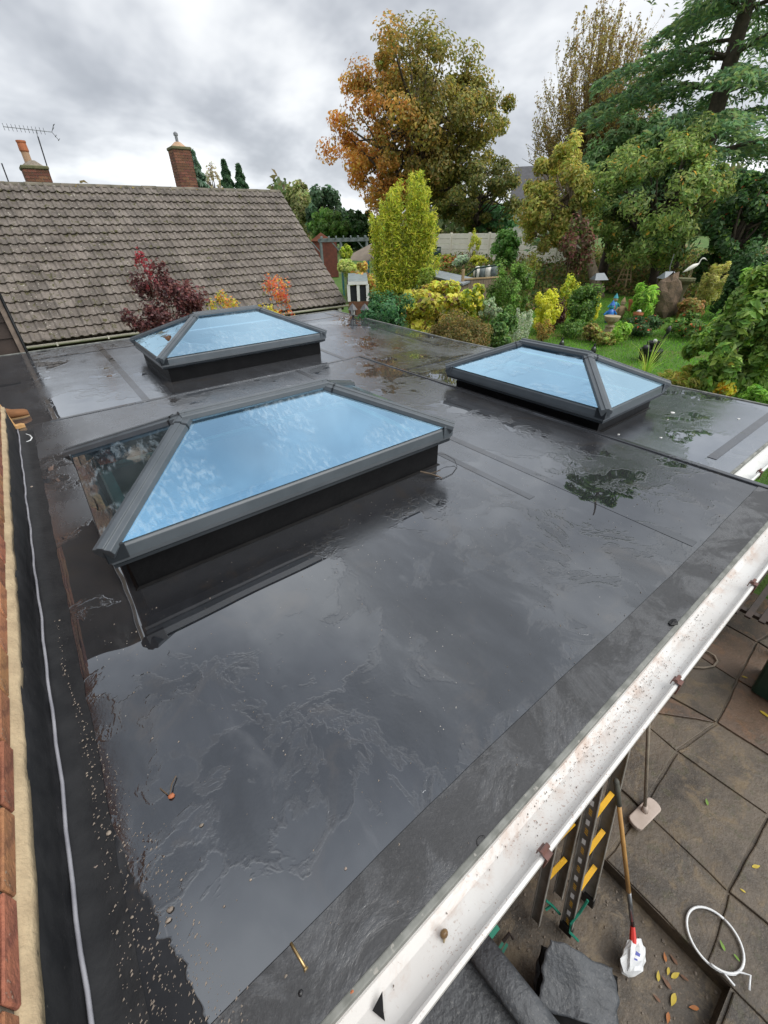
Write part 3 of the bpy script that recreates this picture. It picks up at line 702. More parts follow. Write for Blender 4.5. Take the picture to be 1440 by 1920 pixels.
# room below
m = MB(RO); m.box((WX+.02, .65, -2.80), (5.38, 8.88, -2.76)); m.build('room_floor', 'floor_int', roof)
m = MB(RO); a_, b_, c_, d_ = hole(S2)
m.build('room_wall', 'plaster', roof) if False else None
for s_ in (S2,):
    a_,b_,c_,d_ = hole(s_)
    for yy in (b_+.35, b_+.85):
        m = MB(RO); m.box((a_+.02, yy, -.52), (c_-.02, yy+.045, -.47)); m.build('joist', 'timber_pale', roof)
o = MB(((S2['x0']+.36), 3.06, .28)); o.add([atz(168,850,.29),atz(188,872,.29),atz(219,866,.33),atz(204,841,.33),atz(168,850,.296),atz(188,872,.296),atz(219,866,.336),atz(204,841,.336)], [(3,2,1,0),(4,5,6,7),(0,1,5,4),(1,2,6,5),(2,3,7,6),(3,0,4,7)])
ob = o.build('orange_panel', 'orange', None, loc=(S2['x0']+.36, 3.06, .28)); tag(ob, 'bright orange sheet offcut seen under the end pane of the large roof lantern', 'panel')

# ---------------------------------------------------------------- gutters
def gutter(name, x0, x1, yo, z, label, material, clips=(), group='white plastic gutters on the flat roof', length_dir=1):
    """open gutter along x; yo = outer edge, opens upward"""
    w = .122; O = ((x0+x1)/2, yo+w/2, z-.10)
    t = empty(name, O, label, 'gutter', group)
    prof = [(yo-.008,z+.004),(yo-.010,z-.010),(yo+.001,z-.014),(yo+.004,z-.06),(yo+.03,z-.095),(yo+w-.03,z-.10),(yo+w,z-.075),(yo+w,z-.002),
            (yo+w-.004,z-.002),(yo+w-.004,z-.035),(yo+w-.03,z-.048),(yo+.03,z-.044),(yo+.012,z-.034),(yo+.008,z+.001),(yo+.002,z+.006)]
    n = len(prof); m = MB(O); xs = np.linspace(x0, x1, 12)
    vs = [(x, py, pz) for x in xs for py, pz in prof]
    m.add(vs, [tuple(range(n)), tuple(range(len(vs)-1, len(vs)-n-1, -1))]+[(i*n+j, i*n+(j+1)%n, (i+1)*n+(j+1)%n, (i+1)*n+j) for i in range(11) for j in range(n)])
    m.build('channel', material, t)
    for cxx in clips:
        m = MB(O); m.box((cxx-.015, yo-.016, z-.05), (cxx+.015, yo-.0105, z+.012)); m.box((cxx-.015, yo-.016, z+.0125), (cxx+.015, yo+.02, z+.017)); m.box((cxx-.015, yo+.0165, z-.01), (cxx+.015, yo+.02, z+.0125))
        m.tube([(cxx-.018, yo+.006, z+.026), (cxx+.018, yo+.006, z+.026)], .008, 6); m.build('clip', 'clip_brown', t)
    return t, O
cl_x = [atz(px, py, -.03)[0] for px, py in ((1023,1606), (1271,1285), (1407,1098))]
gut, GO = gutter('gutter', WX, XB+.12, .088, -.022, 'long white gutter with brown clips and rusty grit along the near eaves', 'white_upvc', [float(x) for x in cl_x])
gut2, GO2 = gutter('gutter', XB+.03, XF0+.1, .49, ZL-.03, 'clean white gutter below the roof lantern that overlooks the lawn', 'white_clean', [4.18])

# ================================================================== THE HOUSE
HO = (-1.5, 3.0, -2.86)
house = empty('house', HO, 'brick house wall with black felt upstand, tan mortar edge and dark weatherboard wing', 'house')
m = MB(HO); m.box((-3.6, -4.0, -2.86), (WX-.012, 5.32, .79)); wall = m.build('wall', 'mortar_grey', house)
m = MB(HO); ysn = np.linspace(-.6, 5.32, 70); rg = random.Random(3); pr = [(WX-.011, .225),(WX+.022,.226),(WX+.018,.255),(WX-.011,.272)]
vs_ = []
for y in ysn: 
    j = rg.uniform(-.006,.006); vs_ += [(pr[0][0],y,pr[0][1]),(pr[1][0]+j*.5,y,pr[1][1]),(pr[2][0]+j,y,pr[2][1]+j*.5),(pr[3][0],y,pr[3][1]+j)]
m.add(vs_, [(i*4+j, i*4+j+1, i*4+j+5, i*4+j+4) for i in range(69) for j in range(3)]); m.build('mortar_fillet', 'mortar', house, smooth=True)
# bricks one by one
def brick_mesh(w, h, d, seed):
    m = MB(); m.box((0,-w/2,-h/2), (d,w/2,h/2)); rg = random.Random(seed)
    m.v = [tuple(c+rg.uniform(-.002,.002) for c in v) for v in m.v]
    me = m.mesh('brick'); me.materials.append(MATS['brick'])
    bm = bmesh.new(); bm.from_mesh(me); bmesh.ops.bevel(bm, geom=bm.edges[:], offset=.004, segments=1, affect='EDGES'); bm.to_mesh(me); bm.free()
    return me
bms = [brick_mesh(.215, .065, .012, i) for i in range(4)]; bhalf = brick_mesh(.102, .065, .012, 9)
rg = random.Random(12); wall_off = Vector(HO)
for r in range(7):
    z = .302+r*.0755
    y = -.2-(.1125 if r % 2 else 0)
    while y < 5.2:
        o = bpy.data.objects.new('brick', rg.choice(bms)); col.objects.link(o); o.parent = wall
        o.location = Vector((WX-.012+rg.uniform(-.003,.002), y, z))-wall_off; y += .225
    if r == 0: pass
m = MB(HO); m.add([(WX-.02,-4,.79),(WX-.02,5.32,.79),(-3.4,5.32,3.2),(-3.4,-4,3.2)], [(0,1,2,3)]); m.add([(WX-.02,5.32,.79),(-3.4,5.32,.79),(-3.4,5.32,3.2)], [(0,1,2)]); m.add([(WX-.02,-4,.79),(-3.4,-4,.79),(-3.4,-4,3.2)], [(2,1,0)])
m.build('roof_slope', 'slate', house)
# wing that faces the flat roof: dark boards, slanting verge trim
yw = 9.20; m = MB(HO); m.prism([(-6.5,yw),(-.34,yw),(-.34,yw+.3),(-6.5,yw+.3)], -2.86, .9)
m.add([(-6.5,yw,.9),(-.34,yw,.9),(-.66,yw,6.6),(-6.5,yw,6.6),(-6.5,yw+.3,.9),(-.34,yw+.3,.9),(-.66,yw+.3,6.6),(-6.5,yw+.3,6.6)], [(0,1,2,3),(7,6,5,4),(1,5,6,2),(3,2,6,7)])
wing = m.build('wing_wall', 'house_dark', house)
for i in range(5):
    z0 = .06+i*.23; z1 = z0+.225; xe = lambda z: -.345-(max(0, z-.9)*.32/5.7)
    m = MB(HO); m.add([(-3.2,yw-.028,z0),(xe(z0),yw-.028,z0),(xe(z1),yw-.008,z1),(-3.2,yw-.008,z1),(-3.2,yw-.002,z0),(xe(z0),yw-.002,z0)], [(0,1,2,3),(0,4,5,1)]); m.build('board', 'house_dark', wing)
m = MB(HO); m.sweep([(-.04,-.05),(.03,-.05),(.03,.04),(-.04,.04)], (-.30,yw-.02,.05), (-.30,yw-.02,.9), up=(0,1,0)); m.sweep([(-.04,-.05),(.03,-.05),(.03,.04),(-.04,.04)], (-.30,yw-.02,.9), (-.62,yw-.02,6.65), up=(0,1,0)); m.build('corner_trim', 'timber_trim', house)
m = MB(HO); m.tube([(-.245,yw-.075,ZL+.05),(-.245,yw-.075,2.2)], .022, 8); m.build('down_pipe', 'black_plastic', house, smooth=True)
m = MB(HO); m.box((-6.5, 5.32, -2.86), (-2.35, yw-.03, .8)); m.build('recess_wall', 'house_dark', house)

# ================================================================== NEIGHBOUR'S HOUSE
EY, EZ, RY, RZ = 14.5, -.66, 18.7, 2.88
EXR = 9.45                                   # verge
NO = (3.0, 15.0, -2.86)
nb = empty('tiled_house', NO, 'neighbouring bungalow with brown concrete tiled roof and two brick chimneys', 'house')
sl = np.array([0, RY-EY, RZ-EZ]); SL = np.linalg.norm(sl); sl /= SL; nrm = np.array([0, -sl[2], sl[1]])
m = MB(NO); m.box((-7.5, EY+.35, -2.86), (EXR-.25, 22.6, EZ-.04)); m.build('wall', 'brick_dark', nb)
m = MB(NO); Bk = nrm*.05
m.add([(-7.6,EY+.03,EZ-.02),(EXR-.05,EY+.03,EZ-.02),(EXR-.05,RY,RZ-.06),(-7.6,RY,RZ-.06),(-7.6,2*RY-EY,EZ-.02),(EXR-.05,2*RY-EY,EZ-.02)], [(0,1,2,3),(3,2,5,4),(1,5,2),(0,3,4)])
nroof = m.build('roof', 'roof_tile', nb)
# tiles: interlocking double roman, wavy section
TW, ROWS = .42, 17; G = SL/ROWS
def tile_mesh(jit):
    k = 11; m = MB(); rg = random.Random(jit)
    def hgt(u):
        f = (u*2) % 1.0
        return .046*max(0.0, math.cos((f-.30)*math.pi/.46))**1.2 if abs(f-.30) < .23 else 0.0
    L = G*1.12; top = []; bot = []
    for i in range(k):
        u = i/(k-1); x = (u-.5)*TW*1.0
        bot.append((x, 0, .052+hgt(u))); top.append((x, L, .002+hgt(u)))
    low = [(p[0], .004, p[2]-.036) for p in bot]
    m.add(bot+top+low, [(i,i+1,k+i+1,k+i) for i in range(k-1)]+[(2*k+i,2*k+i+1,i+1,i) for i in range(k-1)])
    me = m.mesh('tile'); me.materials.append(MATS['roof_tile']); return me
tms = [tile_mesh(i) for i in range(3)]
NX = int((EXR+2.2)/TW); basis = Matrix(((1,0,0),(0,sl[1],nrm[1]),(0,sl[2],nrm[2])))
rg = random.Random(5); tiles = []
for r in range(ROWS):
    for c_i in range(int((EXR+7.6)/TW)):
        x = EXR-TW/2-c_i*TW-(TW/2 if False else 0)
        p = np.array([x, EY-.05, EZ])+sl*(r*G)+nrm*.012
        tiles.append((r, c_i, p))
vis = [q for q in tiles if q[2][0] > -1.6]
vis_sorted = sorted(vis, key=lambda q: np.linalg.norm(q[2]-CAMP)); single = set((q[0],q[1]) for q in vis_sorted[:300])
rest = MB(NO)
for r, c_i, p in tiles:
    me = rg.choice(tms); rot = basis.to_4x4() @ Matrix.Rotation(rg.gauss(0,.010), 4, 'Z') @ Matrix.Rotation(rg.uniform(-.006,.01), 4, 'X')
    if (r, c_i) in single:
        o = bpy.data.objects.new('tile', me); col.objects.link(o); o.parent = nroof
        o.matrix_local = Matrix.Translation(Vector(p)-Vector(NO)) @ rot
    else:
        Mx = Matrix.Translation(Vector(p)) @ rot
        rest.add([Mx @ v.co for v in me.vertices], [tuple(pp.vertices) for pp in me.polygons])
rest.build('tile_field', 'roof_tile', nroof, kind='stuff')
# ridge tiles
m0 = MB(); k = 9; L = .45
ring = [(math.cos(math.pi*i/(k-1))*.125, math.sin(math.pi*i/(k-1))*.085-.02) for i in range(k)]
m0.add([(0,a,b) for a,b in ring]+[(L,a,b) for a,b in ring], [(i,i+1,k+i+1,k+i) for i in range(k-1)]+[tuple(range(k)), tuple(range(2*k-1,k-1,-1))])
rme = m0.mesh('ridge_tile', True); rme.materials.append(MATS['ridge_tile'])
for i in range(38):
    o = bpy.data.objects.new('ridge_tile', rme); col.objects.link(o); o.parent = nroof
    o.location = Vector((EXR-.46-i*.455, RY, RZ+.01+rg.uniform(-.006,.006)))-Vector(NO); o.rotation_euler = (0, rg.uniform(-.012,.012), rg.uniform(-.01,.01))
# verge, fascia, gutter
m = MB(NO); m.bar((EXR-.03, EY, EZ-.03), (EXR-.03, RY, RZ-.03), .05, .07); m.build('verge', 'mossy_stone', nb)
m = MB(NO); m.box((-7.6, EY+.06, EZ-.20), (EXR-.06, EY+.09, EZ-.01)); m.build('fascia', 'timber_dark', nb)
m = MB(NO)
prof = [(EY-.07+.055*math.cos(a)-.0, EZ-.035+.062*math.sin(a)) for a in np.linspace(math.pi, 2*math.pi, 7)]
n = len(prof); prof = prof+[(EY-.07+.048*math.cos(a), EZ-.035+.055*math.sin(a)) for a in np.linspace(2*math.pi, math.pi, 7)]
n = len(prof); xs = (-7.5, EXR+.12)
m.add([(x,a,b) for x in xs for a,b in prof], [tuple(range(n)), tuple(range(2*n-1,n-1,-1))]+[(j,(j+1)%n,(j+1)%n+n,j+n) for j in range(n)])
ng = m.build('gutter', 'cream_upvc', nb, smooth=False)
for x in (-.9, .3, 1.5, 3.2, 5.0, 6.8):
    m = MB(NO); m.box((x-.02, EY-.13, EZ-.105), (x+.02, EY+.02, EZ-.028)); m.build('bracket', 'cream_upvc', ng)
m = MB(NO); m.box((EXR-.35, EY-.02, EZ-.32), (EXR-.22, EY+.12, EZ-.12)); m.build('gutter_outlet', 'white_clean', nb)
# chimneys with separate bricks
cbm = []
for w_ in (.215, .1025):
    mm = MB(); mm.box((-w_/2, 0, -.0325), (w_/2, .02, .0325)); me = mm.mesh('brick'); me.materials.append(MATS['brick_dark']); cbm.append(me)
def chimney(px_, w, courses, zb, cap, pot):
    P = np.array(px_); O = (P[0], P[1], zb)
    m = MB(NO); m.box((P[0]-w/2+.012, P[1]-w/2+.012, zb-.8), (P[0]+w/2-.012, P[1]+w/2-.012, zb+courses*.075)); ch = m.build('chimney', 'mortar_grey', nb)
    nbk = round(w/.225)
    for r in range(-3, courses):
        for side in range(4):
            ang = side*math.pi/2; odd = (r+side) % 2
            run = []
            x = -w/2
            while x < w/2-.02:
                lw = .1025 if (odd and x == -w/2) else .215
                lw = min(lw, w/2-x)
                run.append((x+lw/2, lw)); x += lw+.0095
            for xm, lw in run:
                o = bpy.data.objects.new('brick', cbm[0] if lw > .16 else cbm[1]); col.objects.link(o); o.parent = ch
                lx, ly = xm, -w/2
                o.location = Vector((P[0]+lx*math.cos(ang)-ly*math.sin(ang), P[1]+lx*math.sin(ang)+ly*math.cos(ang), zb+r*.075+.0375))-Vector(NO)
                o.rotation_euler = (0,0,ang); o.scale = (lw/(.215 if lw > .16 else .1025), 1, 1)
    zt = zb+courses*.075
    m = MB(NO); m.box((P[0]-w/2-.03,P[1]-w/2-.03,zt), (P[0]+w/2+.03,P[1]+w/2+.03,zt+.09)); m.build('chimney_crown', 'mossy_stone', ch, bevel=.02)
    m = MB(NO); m.lathe([(w*.5,zt+.09),(w*.38,zt+.13),(w*.18,zt+.22),(w*.16,zt+.23)], (P[0],P[1],0), 12); m.build('flaunching', 'mortar_grey' if pot else 'buff_clay', ch)
    if pot:
        m = MB(NO); m.lathe([(.12,zt+.10),(.125,zt+.14),(.10,zt+.16),(.10,zt+.42)], (P[0]-.08,P[1],0), 12); m.build('pot', 'buff_clay', ch, smooth=False)
        m = MB(NO); m.lathe([(.105,zt+.421),(.12,zt+.45),(.112,zt+.62),(.125,zt+.64),(.125,zt+.68),(.085,zt+.68),(.085,zt+.6)], (P[0]-.08,P[1],0), 12); m.build('pot', 'terracotta', ch)
    else:
        m = MB(NO); m.lathe([(.05,zt+.2),(.05,zt+.40),(.075,zt+.40),(.075,zt+.46),(.03,zt+.50)], (P[0],P[1],0), 10); m.build('flue_cap', 'metal_grey', ch)
c1 = aty(83, 347, 19.4); c2 = aty(352, 347, 19.6)
w1 = abs(aty(98,330,19.4)[0]-aty(44,330,19.4)[0])*.92
chimney((c1[0]-.1, 19.4), max(.6, w1*.95), 6, float(c1[2])-.1, True, True)
chimney((c2[0]-.03, 19.6), .60, 14, float(c2[2])-.1, True, False)
# aerials
def aerial(p0, p1, label, yagi):
    t = empty('tv_aerial', p0, label, 'aerial'); O = p0
    m = MB(O); m.tube([p0, p1], .018, 6); m.build('mast', 'metal_dark', t)
    if yagi:
        e = np.array(p1)+[0, 0, .12]; a = e+np.array([-.78, -.1, .03]); b = e+np.array([.42, .06, .02])
        m = MB(O); m.bar(a, b, .016, .016); m.bar(p1, e, .02, .02); bo = m.build('boom', 'metal_grey', t)
        for i in range(11):
            q = a+(b-a)*(i/12.0)
            m = MB(O); m.tube([q+[0, -.12, -.015], q+[0, .12, .015]], .006, 5); m.tube([q+[0, 0, -.08], q+[0, 0, .08]], .006, 5); m.build('element', 'metal_dark', bo)
        m = MB(O)
        for k in (-2,-1,1,2): m.tube([b+[.02+.05*abs(k), -.2, k*.085], b+[.02+.05*abs(k), .2, k*.085]], .007, 5)
        m.tube([b+[.12, 0, -.19], b+[0, 0, 0], b+[.12, 0, .19]], .008, 5); m.build('reflector', 'metal_dark', bo)
pa = aty(98, 350, 19.9); pb = aty(71, 256, 19.9); aerial(pa-[0,0,.5], pb, 'thin leaning television aerial with spiky boom beside the chimney with a red pot', True)
pa = aty(18, 350, 19.9); pb = aty(3, 306, 19.9); aerial(pa-[0,0,.5], pb, 'short bare mast standing on the tiled ridge', False)

# ================================================================== SMALL THINGS ON THE ROOF
def single(name, m, material, label, cat, O, group=None, smooth=False, bevel=0):
    o = m.build(name, material, None, smooth=smooth, bevel=bevel, loc=O); return tag(o, label, cat, group)
p0, p1 = atz(545,1768,.006), atz(573,1816,.006); dv = (p1-p0)/np.linalg.norm(p1-p0)
t = empty('bolt', p1, 'short brass coloured bolt lying on the wet felt near the eaves', 'bolt')
m = MB(p1); m.tube([p0, p1], .0042, 8); m.build('shank', 'brass', t, smooth=True)
m = MB(p1); m.tube([p1, p1+dv*.004], .0065, 8); m.build('head', 'brass', t)
rg = random.Random(21)
def pebble(px, py, r, label, material='pebble', z=0.0, group='bits of grit on the felt'):
    p = atz(px, py, z); m = MB(p); m.blob((p[0], p[1], z+r*.5), (r, r*rg.uniform(.6,.9), r*.6), rg.randint(0,999), .2, 7, 5)
    single('pebble', m, material, label, 'pebble', p, group, True)
pebble(660,1861,.0085,'orange brick crumb beside the drip edge','terracotta'); pebble(641,1826,.004,'tiny orange crumb above the larger brick crumb','terracotta')
pebble(564,1863,.008,'black rubbery crumb on the felt below the brass bolt','statue_black')
pebble(322,1494,.011,'orange and white crumb at the end of a twig on the wet felt','terracotta')
for px, py, r in ((205,1563,.009),(181,1627,.008),(320,1706,.010),(316,1727,.009),(648,1629,.005),(536,1831,.006),(378,1548,.007),(60,915,.014),(112,1165,.007),(470,1650,.004),(420,1700,.004),(720,1690,.004),(610,1740,.0035),(248,1720,.005),(280,1760,.004),(230,1800,.005),(300,1830,.004),(200,1870,.005),(340,1650,.004)):
    pebble(px, py, r, 'small pale grit stone lying on the black felt')
pebble(135,1788,.008,'orange crumb lying beside the sealant bead under the felt upstand','terracotta')
p = atz(320,1485,.004); m = MB(p); q = [atz(300,1478,.004), atz(312,1488,.006), atz(318,1492,.010), atz(322,1470,.012), atz(330,1455,.006)]; m.tube(q, .0022, 5); single('twig', m, 'twig', 'short bent dark twig lying on the wet felt', 'twig', p)
p = atz(902,1577,.003); m = MB(p); m.tube([p+np.array([math.cos(a)*.017, math.sin(a)*.010, 0]) for a in np.linspace(0, 5.9, 14)], .0035, 5); single('rubber_ring', m, 'black_plastic', 'small black rubber ring lying on the eaves strip', 'ring', p, None, True)
p = atz(1262,1168,.003); m = MB(p); m.blob((p[0],p[1],.008), (.03,.018,.01), 5, .2, 8, 5); single('felt_scrap', m, 'felt_dry', 'little black lump of felt on the eaves strip close to the gutter', 'scrap', p)
# twig and wire at the corner of the large lantern
p = atz(815,893,.01); m = MB(p); m.tube([atz(788,884,.05), atz(806,888,.03), atz(822,893,.012), atz(829,897,.006)], [.006,.007,.006,.003], 5); m.tube([atz(806,888,.03), atz(826,882,.05)], .003, 4); single('twig', m, 'twig', 'broken brown twig against the kerb of the large roof lantern', 'twig', p)
p = atz(842,885,.004); m = MB(p); m.tube([atz(x,y,z) for x,y,z in ((815,850,.09),(835,852,.06),(852,862,.03),(857,875,.006),(848,888,.004),(832,896,.004),(818,897,.004))], .0022, 5); single('wire', m, 'metal_dark', 'thin dark loop of wire at the corner of the large roof lantern', 'wire', p)
p = atz(55,822,.004); m = MB(p); m.tube([atz(x,y,.005) for x,y in ((49,814),(56,816),(60,821),(57,826),(48,830))], .006, 5); single('cable_offcut', m, 'white_plastic', 'curled white cable offcut on the felt by the brick corner', 'cable', p)
def leaf_thing(px, py, z, s, material, label, rz, group=None):
    p = atz(px, py, z); m = MB(p); n = 9; vs = []; 
    for i in range(n):
        u = i/(n-1); w_ = .36*math.sin(math.pi*u**.8)*s; x = (u-.5)*2*s
        for sgn in (-1, 0, 1):
            a, b = x, sgn*w_
            vs.append((p[0]+a*math.cos(rz)-b*math.sin(rz), p[1]+a*math.sin(rz)+b*math.cos(rz), z+.004+abs(sgn)*.25*w_+.12*s*u*u))
    m.add(vs, [(i*3+j, i*3+j+1, (i+1)*3+j+1, (i+1)*3+j) for i in range(n-1) for j in range(2)])
    return single('fallen_leaf', m, material, label, 'leaf', p, group, True)
mat('leaf_orange', (.45, .16, .03), (.3, .1, .02), .6, 20); mat('leaf_yellow', (.55, .42, .04), (.4, .3, .03), .6, 20); mat('leaf_brown', (.16, .07, .03), (.1, .045, .02), .6, 20); mat('leaf_green', (.16, .3, .03), None, .6, 20)
leaf_thing(205,749,ZL,.05,'leaf_orange','single orange leaf on the wet felt between two roof lanterns',2.4)
for px, py, s in ((1261,774,.026),(1160,815,.014),(1385,786,.016),(1239,821,.014),(1252,787,.01),(660,655+7,.01)):
    p = atz(px, py, ZL); m = MB(p); m.blob((p[0],p[1],ZL+.003), (s,s*.7,.004), int(px), .3, 8, 5); single('bird_dropping', m, 'dropping', 'white bird dropping splashed on the felt past the raised deck edge', 'dropping', p, 'white bird droppings on the wet felt')
# in the gutter
zg = -.064
p = atz(832,1753,zg); t = empty('snail', p, 'brown snail sitting in the white gutter', 'snail')
m = MB(p); m.blob((p[0],p[1],zg+.012), (.013,.010,.012), 3, .05, 12, 8); m.build('shell', 'snail', t, smooth=True)
m = MB(p); m.tube([p+[-.012,-.012,.003], p+[0,-.003,.004], p+[.01,.008,.003]], [.002,.005,.002], 6); m.build('foot', 'stone', t, smooth=True)
p = atz(716,1875,zg); m = MB(p); a = [atz(698,1895,zg+.004), atz(717,1858,zg+.02), atz(719,1895,zg+.012), atz(722,1915,zg+.004)]
m.add(a, [(0,1,2),(0,2,3)]); single('felt_scrap', m, 'felt_dry', 'torn dark shred of felt lying in the white gutter', 'scrap', p)
rg = random.Random(77)
m = MB((1.6,.15,zg))
for i in range(420):
    x = rg.choice((rg.uniform(-.3,3.8), rg.gauss(1.0,.16), rg.gauss(1.5,.2), rg.gauss(2.1,.2))); y = .205-abs(rg.gauss(0,.036)); s = rg.uniform(.0012,.0034)
    if y < .108 or x > 3.85: continue
    m.add([(x-s,y-s,zg+.0006),(x+s,y-s*.4,zg+.0006),(x+s*.6,y+s,zg+.0006),(x,y,zg+s*.9)], [(0,1,3),(1,2,3),(2,0,3)])
gr = m.build('grit', 'grime', None, loc=(1.6,.15,zg)); tag(gr, 'rusty brown grit scattered in the white gutter', None, None, 'stuff')

rg = random.Random(99); m = MB((0,1,0))
for i in range(1500):
    if i < 900:
        y = .25+abs(rg.gauss(0,.5)) if i < 600 else rg.uniform(.25,2.2); x = rg.uniform(WX+.10, -.30-.19*(y-.7)+.05)
        if x < WX+.08 or y > 2.3: continue
    else: x, y = rg.uniform(-.3,3.7), rg.uniform(.25,2.0)
    s_ = rg.choice((.0012,.0016,.002,.0034))*rg.uniform(.7,1.2); z0 = .001 if y > .41 else .0050
    if x < WX+.15: z0 = .010
    m.add([(x-s_,y-s_,z0),(x+s_,y-s_*.4,z0),(x+s_*.6,y+s_,z0),(x,y,z0+s_*1.1)], [(0,1,3),(1,2,3),(2,0,3)])
o = m.build('grit', 'pebble', None, loc=(0,1,0)); tag(o, 'fine pale grit sprinkled over the black felt', None, None, 'stuff')

# timber by the brick corner, and the man round the corner
p = atz(12,788,.10); m = MB(p); a, b = atz(-14,748,.16), atz(25,801,.03); m.bar(a, b, .05, .035); c_ = atz(44,797,.015)
t = empty('timber_batten', p, 'pale new timber batten with an angled foot leaning by the brick corner', 'timber')
m.build('batten', 'timber_new', t); m = MB(p); m.bar(b-[.0,.0,.004], c_, .055, .04); m.build('foot', 'timber_new', t, bevel=.004)

def person():
    bx, by, bz = -.60, 5.95, ZL
    t = empty('person', (bx, by, bz), 'person in dark work clothes and tan suede boots standing past the brick corner', 'person')
    V = []; E_ = []; Rr = []
    def vtx(p, r): V.append(p); Rr.append(r if hasattr(r,'__len__') else (r,r)); return len(V)-1
    def link(a, b): E_.append((a,b))
    pel = vtx((-.10,.16,.95), (.15,.12)); 
    sp = vtx((-.10,.16,1.15), (.15,.11)); ch = vtx((-.08,.16,1.36), (.17,.12)); nk = vtx((-.06,.16,1.53), (.065,.065)); hd0 = vtx((-.04,.16,1.60),(.075,.08)); hd1 = vtx((-.03,.16,1.70),(.088,.10)); hd2 = vtx((-.04,.16,1.79),(.06,.07))
    for a, b in ((pel,sp),(sp,ch),(ch,nk),(nk,hd0),(hd0,hd1),(hd1,hd2)): link(a,b)
    for s, fx in ((-1, .0), (1, -.22)):
        y0 = .16+s*.10; yf = .16+s*.16
        hp = vtx((-.10, y0, .88), (.095,.09)); kn = vtx((-.05+fx*.6, (y0+yf)/2, .50), (.062,.06)); an = vtx((-.04+fx, yf, .12), (.052,.05)); an2 = vtx((-.04+fx, yf, .075), (.05,.05))
        link(pel,hp); link(hp,kn); link(kn,an); link(an,an2)
        sh = vtx((-.08, .16+s*.20, 1.42), (.06,.06)); el = vtx((-.06, .16+s*.27, 1.15), (.045,.045)); wr = vtx((.08, .16+s*.24, .96), (.03,.03)); pm = vtx((.13, .16+s*.235, .90), (.036,.02))
        link(ch,sh); link(sh,el); link(el,wr); link(wr,pm)
        for k in range(4):
            f1 = vtx((.16+.004*k, .16+s*.235+(k-1.5)*.019, .855+.004*k), (.009,.009)); f2 = vtx((.155, .16+s*.235+(k-1.5)*.019, .82+.008*abs(k-1)), (.0075,.0075)); link(pm,f1); link(f1,f2)
        th = vtx((.12, .16+s*.195, .88), (.011,.011)); th2 = vtx((.15, .16+s*.19, .85), (.009,.009)); link(pm,th); link(th,th2)
    me = bpy.data.meshes.new('body'); me.from_pydata(V, E_, []); me.update()
    o = put('body', me, 'jacket', t)
    md = o.modifiers.new('skin', 'SKIN'); md.use_smooth_shade = True
    for i, sv in enumerate(me.skin_vertices[0].data):
        sv.radius = Rr[i]; sv.use_root = (i == 0)
    ss = o.modifiers.new('subsurf', 'SUBSURF'); ss.levels = 2; ss.render_levels = 2
    # clothes and skin by height on the figure
    mt, tr, b = nodes('work_clothes'); sx = tr.nodes.new('ShaderNodeSeparateXYZ'); tr.links.new(coords(tr), sx.inputs[0])
    c = mixc(tr, mth(tr,'GREATER_THAN', sx.outputs[2], .97), (.02,.024,.034), (.03,.03,.034))
    c = mixc(tr, mth(tr,'GREATER_THAN', sx.outputs[2], 1.545), c, (.5,.3,.21))
    hand = mth(tr,'MULTIPLY', mth(tr,'GREATER_THAN', sx.outputs[0], .095), mth(tr,'LESS_THAN', sx.outputs[2], .95)); c = mixc(tr, hand, c, (.5,.3,.21))
    tr.links.new(c, b.inputs['Base Color']); b.inputs['Roughness'].default_value = .85
    bump(tr, b, noise(tr, coords(tr), 22, 4), .5, .012)
    me.materials.clear(); me.materials.append(MATS['work_clothes'])
    m = MB(); m.blob((-.045,.16,1.755), (.098,.088,.075), 4, .04, 14, 9); m.build('hair', 'hair', t, smooth=True)
    m = MB(); m.blob((.07,.16,1.70), (.02,.016,.022), 4, .02, 8, 6); m.build('nose', 'skin', t, smooth=True)
    for s, fx in ((-1, .0), (1, -.22)):
        yf = .16+s*.16
        m = MB(); secs = [(-.12,.036,.085),(-.09,.044,.115),(-.03,.046,.12),(.02,.047,.098),(.08,.051,.075),(.14,.050,.066),(.185,.040,.058),(.205,.022,.045)]
        n = 12; vs = []
        for x, w_, h_ in secs:
            for j in range(n):
                a = 2*math.pi*j/n; vs.append((x+fx, yf+w_*math.cos(a), .022+h_*.6+h_*.6*math.sin(a)))
        m.add(vs, [(i*n+j, (i+1)*n+j, (i+1)*n+(j+1)%n, i*n+(j+1)%n) for i in range(len(secs)-1) for j in range(n)]+[tuple(range(n)), tuple(range(len(vs)-1,len(vs)-n-1,-1))])
        bt = m.build('boot', 'suede', t, smooth=True)
        m = MB(); m.prism([(x+fx, yf-w_*1.04) for x, w_, h_ in secs]+[(x+fx, yf+w_*1.04) for x, w_, h_ in reversed(secs)], .002, .026); m.build('sole', 'sole', bt)
        m = MB()
        for k in range(4): m.tube([(.035+fx+k*.022, yf-.022, .118-k*.009), (.035+fx+k*.022, yf+.022, .118-k*.009)], .003, 5)
        m.build('lace', 'timber_dark', bt)
        m = MB(); m.lathe([(.058,.10),(.066,.11),(.068,.16),(.064,.30)], (-.05+fx*.95, yf, 0), 12); m.build('trouser_hem', 'denim', t, smooth=True)
person()

